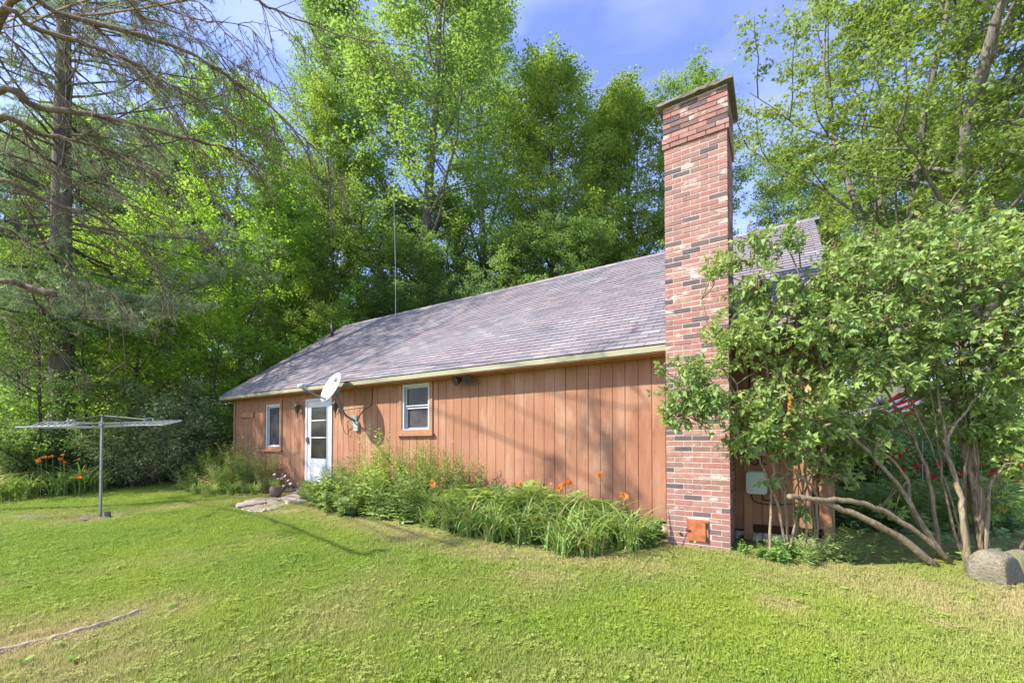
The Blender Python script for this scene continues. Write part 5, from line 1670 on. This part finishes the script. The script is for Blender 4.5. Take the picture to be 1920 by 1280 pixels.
# lily bed on the far left
G2 = "daylily clumps at the wood edge"
lb2 = []
for i in range(17):
    px = -30 + i * 15 + prng.normal() * 6; Y = 9.7 + (i % 3) * .65 + i * .12
    x = (px - 960) / F * Y
    lb2.append(plant("daylily", STRAP[i % 3], x, Y, 'lf_strap', "daylily clump with arching leaves at the wood edge", G2, 1.0 + .25 * prng.random(), world=True))
for i, (px, py, Y) in enumerate(((70, 865, 10.6), (85, 856, 10.8), (98, 856, 10.9), (118, 853, 11.0), (120, 866, 10.5), (145, 860, 11.2), (157, 883, 10.8), (147, 895, 10.3), (112, 860, 11.0), (76, 862, 10.2))):
    p = at(px, py, Y); g = gz(p.x, p.y)
    e = empty("orange_daylily", (p.x, p.y, g)); tag(e, ("orange daylily bloom lowest and nearest the dryer post", "orange daylily bloom in the group at the wood edge")[i != 7], "flower", None if i == 7 else "orange blooms at the wood edge")
    MB().tube(smooth([(0, 0, 0), (.03, 0, (p.z - g) * .6), (0, 0, p.z - g)], 3), .005, 4).build("flower_stalk", M['lf_strap'], e)
    link("flower", FLOWER, M['orange'], e, (0, 0, p.z - g - .03), (R(20 + 50 * prng.random()), 0, prng.random() * 6.28), .60 + .2 * prng.random())
for i in range(12):
    px = -20 + i * 22; Y = 11.2 + (i % 2) * .6 + i * .10
    x = (px - 960) / F * Y
    plant("meadow_rue", BROAD[i % 2], x, Y, 'lf_shrub', "broad leaved plant behind the lilies at the wood edge", "broad leaved plants at the wood edge", 1.2 + .25 * prng.random(), world=True)
for i in range(14):
    px = 215 + i * 15; Y = 12.6 + i * .26
    x = (px - 960) / F * Y
    plant("meadow_plant", (LOWB[i % 2], BROAD[i % 2])[i % 2], x, Y, ('lf_bed', 'lf_mid')[i % 2], "low leafy plant edging the back of the lawn", "low plants edging the back lawn", .8 + .2 * prng.random(), world=True)

# ------------------------------------------------------------------ beyond the house corner on the right
PET = MB(); pr2 = np.random.default_rng(8)
for i in range(34):
    a = pr2.random() * 6.28; el = R(-35 + 90 * pr2.random()); d = np.array((math.cos(a) * math.cos(el), math.sin(a) * math.cos(el), math.sin(el)))
    w = unit(np.cross(d, (0, 0, 1.0))) * .006; l = .035 + .03 * pr2.random()
    PET.add([d * .008 - w * .5, d * .008 + w * .5, d * l * .6 + w, d * l + np.array((0, 0, -.012)), d * l * .6 - w], None, [[0, 1, 2], [0, 2, 4], [4, 2, 3]])
PET_ME = PET.mesh("flower_head"); PET_ME.materials.append(M['red'])
BEE = leafy_plant(61, .9, .06, 2, .10, 12, RHOMB)
bee_px = [(1671, 859), (1682, 854), (1701, 844), (1692, 880), (1724, 876), (1739, 884), (1765, 869), (1750, 895), (1802, 889), (1866, 880), (1874, 889), (1909, 900), (1649, 872), (1840, 869), (1917, 869), (1688, 856), (1716, 872), (1760, 872), (1860, 886)]
for i, (px, py) in enumerate(bee_px):
    Y = 5.7 + .6 * prng.random()
    p = at(px, py, Y); g = gz(p.x, p.y); h = p.z - g
    e = empty("bee_balm", (p.x, p.y, g)); tag(e, "red bee balm bloom on a leafy stalk behind the lilac stems", "flower", "red bee balm behind the lilac")
    o = link("foliage", BEE[1], M['lf_bed'], e); set_mat(o, M['lf_bed']); o.scale = (1, 1, h / .9)
    MB().tube(smooth([(0, 0, 0), (.01, 0, h * .5), (0, 0, h)], 2), .004, 4).build("stalk", M['lf_bed'], e)
    link("flower_head", PET_ME, None, e, (0, 0, h), (0, 0, prng.random() * 6), 1.25 + .3 * prng.random())
for i, (px, py) in enumerate(((1637, 783), (1638, 797), (1655, 808), (1690, 790), (1697, 802), (1686, 797), (1700, 783))):
    Y = 7.5 + .3 * (i % 3); p = at(px, py, Y); g = gz(p.x, p.y); h = p.z - g
    e = empty("purple_phlox", (p.x, p.y, g)); tag(e, "purple phlox cluster on a tall stalk below the flag", "flower", "purple phlox below the flag")
    o = link("foliage", BEE[1], M['lf_bed'], e); set_mat(o, M['lf_bed']); o.scale = (1, 1, h / .95)
    MB().tube([(0, 0, 0), (0, 0, h)], .005, 4).build("stalk", M['lf_bed'], e)
    o = link("flower_head", PET_ME, None, e, (0, 0, h), None, 1.2); set_mat(o, M['purple'])
for i in range(26):
    px = 1575 + (i % 13) * 29 + prng.normal() * 8; Y = (6.1, 6.9)[i // 13] + prng.random() * .7
    x = (px - 960) / F * Y
    if to_local(x, Y)[0] < 2.25 and to_local(x, Y)[1] > -.5: continue
    plant("perennial", (LOWB[i % 2], BROAD[i % 2], FERN[i % 2])[i % 3], x, Y, ('lf_bed', 'lf_dark', 'lf_mid')[i % 3], "leafy perennial in the shade behind the lilac stems", "shade perennials behind the lilac", .85 + .3 * prng.random(), world=True)
for i, (px, Y, H) in enumerate(((1590, 9.0, 1.5), (1640, 8.8, 1.35), (1695, 9.0, 1.3), (1750, 9.2, 1.55), (1810, 9.4, 1.6), (1870, 9.4, 1.65), (1930, 9.4, 1.65), (1600, 11, 1.9), (1760, 12.5, 2.0), (1990, 10, 1.8))):
    x = (px - 960) / F * Y
    make_tree("hedge_bush", SH_A, (x, Y, gz(x, Y)), M['bark_dark'], M[('lf_dark', 'lf_mid', 'lf_bright')[0 if i < 4 else 1 + (i % 2)]],
              ("rounded hedge bush beyond the red flowers" if i < 7 else "taller bush behind the hedge beyond the red flowers"), ("hedge beyond the red flowers" if i < 7 else "bushes behind the hedge"),
              prng.random() * 6.28, (H / 2.4, H / 2.4, H / 2.5), ("stems", "foliage"), "bush")
# striped flag on a short pole
pf = at(1702, 742, 8.3)
fg = empty("garden_flag", (pf.x + .24, pf.y, gz(pf.x, pf.y))); tag(fg, "red and white striped flag hanging on a pole beyond the lilac", "flag")
hz_ = pf.z - gz(pf.x, pf.y)
MB().tube([(0, 0, -.1), (.06, 0, hz_ + .55)], .014, 8).build("pole", M['galv'], fg)
for i in range(7):
    V = []; n_ = 10
    for j in range(n_ + 1):
        f = j / n_
        for q in (0, 1):
            V.append((.05 - f * .66 + .03 * math.sin(i + q), .05 * math.sin(f * 9 + i * .2), hz_ + .26 - f * .34 + (-(i + q) * .068)))
    st = link("stripe", np_mesh("stripe", V, [[2 * j, 2 * j + 1, 2 * j + 3, 2 * j + 2] for j in range(n_)], None, True), (M['red_cloth'] if 'red_cloth' in M else None), fg)
    if i == 0:
        M['red_cloth'] = simple_mat("red_cloth", (.55, .02, .03), .8, .1); M['white_cloth'] = simple_mat("white_cloth", (.75, .74, .72), .8, .1)
    st.data.materials.clear(); st.data.materials.append(M['red_cloth'] if i % 2 == 0 else M['white_cloth'])
    sm = st.modifiers.new("thick", 'SOLIDIFY'); sm.thickness = .003
# pale outbuilding glimpsed through the leaves
sx, sy = 14.2, 18.0
she = empty("garden_shed", (sx, sy, gz(sx, sy)), R(-12)); tag(she, "pale grey clapboard outbuilding glimpsed through the lilac", "shed")
MB().box(-3.9, 3.9, .03, 3.5, -.2, 2.5).build("wall", M['vinyl'], she)
for i in range(17):
    z = .05 + i * .145
    MB().add([(-3.9, .0, z), (3.9, .0, z), (3.9, .025, z + .15), (-3.9, .025, z + .15), (-3.9, .03, z), (3.9, .03, z)], [[0, 1, 2, 3], [4, 5, 1, 0]]).build("clapboard", M['vinyl'], she)
rfm = MB().add([(-4.2, -.35, 2.45), (4.2, -.35, 2.45), (4.2, 1.8, 3.7), (-4.2, 1.8, 3.7), (4.2, 3.9, 2.45), (-4.2, 3.9, 2.45), (-4.2, -.35, 2.35), (4.2, -.35, 2.35)], [[0, 1, 2, 3], [3, 2, 4, 5], [6, 7, 1, 0]]); rfm.build("roof", M['shingle'], she)
for xx in (-2.2, .8):
    m_ = MB(); frame_boxes(m_, xx, xx + .9, .95, 2.05, .07, -.03, .02); wo = m_.build("window", M['white'], she)
    MB().box(xx + .07, xx + .83, .0, .01, 1.02, 1.98).build("pane", M['glass'], wo)

# ------------------------------------------------------------------ lawn
def bed_edge(s):
    """how far the planted border reaches out from the wall"""
    return np.interp(s, [-13.2, -12.6, -10.8, -9.4, -8.9, -7.3, -6.9, -5.2, -3.5, -2.0, -.5, .15, .26, 1.05, 1.15, 2.1, 2.5], [1.0, 1.5, 1.6, 1.15, .3, .3, 1.05, 1.5, 1.75, 1.9, 1.98, 1.35, .86, .86, .85, .75, .75])
def lawn_mask(x, y):
    s, d = to_local(x, y)
    ok = ~((s > -13.2) & (s < 2.5) & (d > -bed_edge(s) + .12 * (vnoise(x * 3, y * 3, 5) - .5)))
    ok &= ~((s > -13.0) & (s < 2.3) & (d > -.2) & (d < 8))
    le = np.interp(y, [-5, 8.8, 9.6, 12.2, 14, 17], [-30, -14, -11.7, -11.5, -11.7, -12.3])
    ok &= ~((x < le + .35 * (vnoise(x, y, 9) - .5)) & (y > 8.8))
    ok &= ~((s > 2.3) & (y > 4.25 + .3 * vnoise(x, y, 4, .6)))
    ok &= y < 17.5
    return ok
dry_spots = [(-3.3, 2.9, .60, 1.2), (-3.0, 3.5, .40, .9), (-3.8, 2.5, .8, 1.1), (-2.6, 2.6, .5, .8), (-7.5, 7.7, .5, .9), (-7.2, 8.9, .45, .7), (-9.0, 8.0, .8, .55), (-5.2, 9.4, .8, .55), (-4.2, 8.2, .55, .7), (1.4, 4.55, .55, .6),
             (2.2, 3.5, .20, .9), (3.4, 3.9, .7, .65), (2.6, 4.2, .5, .5), (4.3, 3.4, .6, .7), (-1.6, 6.2, .35, .8), (.3, 4.3, .5, .6), (-2.6, 7.0, .4, .7), (3.1, 3.1, .12, 1.0), (3.4, 3.35, .12, 1.0)]
grng = np.random.default_rng(2024)
pts = []
for (y0, y1, dens, hs) in ((1.0, 3.2, 1700, 1.0), (3.2, 4.6, 1250, 1.05), (4.6, 6.5, 760, 1.15), (6.5, 9.5, 430, 1.3), (9.5, 13, 260, 1.5), (13, 17.5, 170, 1.7)):
    xw = 1.28 * y1 + .8
    xa, xb = -min(xw, 14.5), min(xw, 6.5)
    n = int((xb - xa) * (y1 - y0) * dens)
    x = grng.uniform(xa, xb, n); y = grng.uniform(y0, y1, n)
    k = lawn_mask(x, y) & (np.abs(x) < 1.28 * y + 1.0)
    dr_ = np.zeros(n)
    for (a, b, r_, am) in dry_spots:
        dr_ = np.maximum(dr_, am * np.exp(-(((x - a) ** 2 + (y - b) ** 2) / r_ ** 2)))
    s, d = to_local(x, y)
    edge = np.clip(1.15 - (-d - bed_edge(s)) / .75, 0, 1) * ((s > -9.5) & (s < 2.4)) * .9
    dr_ = np.maximum(dr_, edge * (.4 + .8 * vnoise(x, y, 21, .35)))
    nz = .55 * vnoise(x, y, 31, 1.3) + .3 * vnoise(x, y, 32, .45) + .15 * vnoise(x, y, 33, .16)
    dr_ = np.clip(dr_ * (.6 + .8 * vnoise(x, y, 35, .22)) + np.clip(nz - .54, 0, 1) * 1.4, 0, 1)
    k &= grng.random(n) > dr_ * .62
    lush = vnoise(x + 9, y + 3, 41, 1.6) * .6 + vnoise(x, y, 42, .5) * .4
    sc = hs * (.80 + .22 * lush + .16 * grng.random(n)) * (1 - .2 * dr_)
    pts.append(np.c_[x, y, ground_z(x, y), dr_, lush, sc][k])
G = np.concatenate(pts)
gm_ = bpy.data.meshes.new("grass")
gm_.vertices.add(len(G)); gm_.vertices.foreach_set("co", G[:, :3].astype(np.float32).ravel())
for nm, col in (("dry", 3), ("lush", 4), ("sc", 5)):
    at_ = gm_.attributes.new(nm, 'FLOAT', 'POINT'); at_.data.foreach_set("value", G[:, col].astype(np.float32))
rotv = np.c_[grng.normal(size=len(G)) * .12, grng.normal(size=len(G)) * .12, grng.random(len(G)) * 6.283]
at_ = gm_.attributes.new("rt", 'FLOAT_VECTOR', 'POINT'); at_.data.foreach_set("vector", rotv.astype(np.float32).ravel())
kind = np.where(grng.random(len(G)) < .05, 4, grng.integers(0, 4, len(G)))
at_ = gm_.attributes.new("kd", 'INT', 'POINT'); at_.data.foreach_set("value", kind.astype(np.int32))
# grass colour: green to straw
t = NT("grass_blade")
ad = t.n("ShaderNodeAttribute", attribute_type='INSTANCER', attribute_name="dry")
al = t.n("ShaderNodeAttribute", attribute_type='INSTANCER', attribute_name="lush")
gi = t.n("ShaderNodeNewGeometry"); oi = t.n("ShaderNodeObjectInfo")
rr = t.math('ADD', t.math('MULTIPLY', gi.outputs["Random Per Island"], .5), t.math('MULTIPLY', oi.outputs["Random"], .5))
gcol = t.mix(rr, (.24, .335, .036), (.46, .55, .072))
gcol = t.mix(t.math('MULTIPLY', al.outputs["Fac"], .75), gcol, (.175, .33, .036))
gcol = t.mix(t.math('MULTIPLY', ad.outputs["Fac"], 1.0), gcol, (.50, .42, .20))
st_ = t.math('GREATER_THAN', gi.outputs["Random Per Island"], .87)
gcol = t.mix(t.math('MULTIPLY', st_, .6), gcol, (.55, .49, .24))
p = t.n("ShaderNodeBsdfPrincipled"); t.l(gcol, p.inputs["Base Color"]); p.inputs["Roughness"].default_value = .55; p.inputs["Specular IOR Level"].default_value = .25
tr = t.n("ShaderNodeBsdfTranslucent"); t.l(gcol, tr.inputs["Color"])
mx = t.n("ShaderNodeMixShader"); mx.inputs[0].default_value = .4
t.l(p.outputs["BSDF"], mx.inputs[1]); t.l(tr.outputs["BSDF"], mx.inputs[2]); t.l(mx.outputs["Shader"], t.out.inputs["Surface"])
M['grass'] = t.m
tuft_col = bpy.data.collections.new("tufts")
for v_ in range(5):
    V = []; T_ = []; c = 0
    if v_ < 4:
        for i in range(26):
            az = grng.random() * 6.28; h = .028 + .026 * grng.random(); ln = .1 + .6 * grng.random() ** 1.5; w = .0012 + .0010 * grng.random()
            b = np.array((grng.uniform(-.05, .05), grng.uniform(-.05, .05), -.004)); dirv = np.array((math.cos(az), math.sin(az), 0)); sd_ = np.array((-math.sin(az), math.cos(az), 0))
            m = b + dirv * h * ln * .35 + np.array((0, 0, h * .62)); e = b + dirv * h * ln + np.array((0, 0, h * (1 - .25 * ln)))
            V += [b - sd_ * w, b + sd_ * w, m - sd_ * w * .9, m + sd_ * w * .9, e]
            T_ += [[c, c + 1, c + 3], [c, c + 3, c + 2], [c + 2, c + 3, c + 4]]; c += 5
    else:
        for i in range(9):
            b = np.array((grng.normal() * .035, grng.normal() * .035, .022 + .022 * grng.random())); a0 = grng.random() * 6.28
            for k in range(3):
                a = a0 + k * 2.094; d_ = np.array((math.cos(a), math.sin(a), .15)); sd_ = np.array((-math.sin(a), math.cos(a), 0)); l = .012 + .006 * grng.random()
                V += [b, b + d_ * l * .7 - sd_ * l * .5, b + d_ * l * 1.1, b + d_ * l * .7 + sd_ * l * .5]; T_ += [[c, c + 1, c + 2], [c, c + 2, c + 3]]; c += 4
    me = np_mesh("grass_tuft", np.array(V), None, np.array(T_)); me.materials.append(M['grass'])
    o = bpy.data.objects.new("grass_tuft_%d" % v_, me); tuft_col.objects.link(o)
gro = link("grass", gm_); tag(gro, "short mown lawn grass with clover and dry straw patches", "grass", None, "stuff")
ng = bpy.data.node_groups.new("grass_scatter", 'GeometryNodeTree')
ng.interface.new_socket("Geometry", in_out='INPUT', socket_type='NodeSocketGeometry'); ng.interface.new_socket("Geometry", in_out='OUTPUT', socket_type='NodeSocketGeometry')
gi_, go_ = ng.nodes.new("NodeGroupInput"), ng.nodes.new("NodeGroupOutput")
iop = ng.nodes.new("GeometryNodeInstanceOnPoints"); ci = ng.nodes.new("GeometryNodeCollectionInfo"); ci.inputs["Collection"].default_value = tuft_col; ci.inputs["Separate Children"].default_value = True; ci.inputs["Reset Children"].default_value = True
def named(nm, ty):
    n_ = ng.nodes.new("GeometryNodeInputNamedAttribute"); n_.data_type = ty; n_.inputs["Name"].default_value = nm
    return [s_ for s_ in n_.outputs if s_.enabled and s_.name == "Attribute"][0]
iop.inputs["Pick Instance"].default_value = True
ng.links.new(gi_.outputs[0], iop.inputs["Points"]); ng.links.new(ci.outputs[0], iop.inputs["Instance"])
ng.links.new(named("kd", 'INT'), iop.inputs["Instance Index"])
e2r = ng.nodes.new("FunctionNodeEulerToRotation"); ng.links.new(named("rt", 'FLOAT_VECTOR'), e2r.inputs[0]); ng.links.new(e2r.outputs[0], iop.inputs["Rotation"])
ng.links.new(named("sc", 'FLOAT'), iop.inputs["Scale"])
ng.links.new(iop.outputs[0], go_.inputs[0])
gro.modifiers.new("scatter", 'NODES').node_group = ng

# ground cover under the borders and the wood edge, nobody could count it
n = 26000
x = grng.uniform(-15, 9, n); y = grng.uniform(3.6, 19, n)
s, d = to_local(x, y)
inb = (~lawn_mask(x, y)) & ~((s > -12.6) & (s < 2.1) & (d > -.05) & (d < 8)) & ~((s > .2) & (s < 1.05) & (d > -.8)) & ~((s > -9.4) & (s < -7.2) & (d > -1.6)) & (np.abs(x) < 1.3 * y + 1)
x, y = x[inb], y[inb]; n = len(x)
P = np.c_[x, y, ground_z(x, y) + grng.random(n) ** 1.5 * .16 + .01]
a = grng.random(n) * 6.28
D = np.c_[np.cos(a), np.sin(a), grng.normal(size=n) * .3]
N = np.array((0, 0, 1.0)) + grng.normal(size=(n, 3)) * .4
gc = link("ground_cover", leaf_mesh("ground_cover", P, D, N, .035 + .05 * grng.random(n), RHOMB), M['lf_weed'])
tag(gc, "low leafy ground cover under the border plants and shrubs", "ground cover", None, "stuff")
# plantain and dandelion rosettes dotted through the lawn
n = 170
x = grng.uniform(-9, 5, n); y = 1.8 + grng.random(n) ** 1.4 * 8
k = lawn_mask(x, y) & (vnoise(x, y, 61, 1.1) > .42); x, y = x[k], y[k]; n = len(x)
m_ = 7
xr = np.repeat(x, m_); yr = np.repeat(y, m_); a = grng.random(n * m_) * 6.28
P = np.c_[xr + .008 * np.cos(a), yr + .008 * np.sin(a), ground_z(xr, yr) + .02 + .012 * grng.random(n * m_)]
D = np.c_[np.cos(a), np.sin(a), .25 + .3 * grng.random(n * m_)]
wd = link("lawn_weeds", leaf_mesh("lawn_weeds", P, D, np.array((0, 0, 1.0)) + grng.normal(size=(n * m_, 3)) * .2, np.repeat(.025 + .025 * grng.random(n), m_) * (.7 + .5 * grng.random(n * m_)), ROUND), M['lf_bed2'])
tag(wd, "small broad leaved weeds scattered through the lawn", "weeds", None, "stuff")
n = 5000
x = grng.uniform(-6, 6, n); y = grng.uniform(3.4, 9.5, n); s, d = to_local(x, y)
e_ = -d - bed_edge(s)
k = ((e_ > -.5) & (e_ < .35) & (s > -9.5) & (s < 2.4)) | ((s > 2.3) & (y > 3.7) & (y < 5))
k &= ~((s > .2) & (s < 1.05) & (d > -.8))
x, y = x[k], y[k]; n = len(x)
P = np.c_[x, y, ground_z(x, y) + .006 + .02 * grng.random(n)]; a = grng.random(n) * 6.28
lt = link("leaf_litter", leaf_mesh("leaf_litter", P, np.c_[np.cos(a), np.sin(a), grng.normal(size=n) * .15], np.array((0, 0, 1.0)) + grng.normal(size=(n, 3)) * .3, .02 + .03 * grng.random(n), RHOMB), M['lf_dead'])
tag(lt, "dry leaf litter and twigs along the border edge", "litter", None, "stuff")
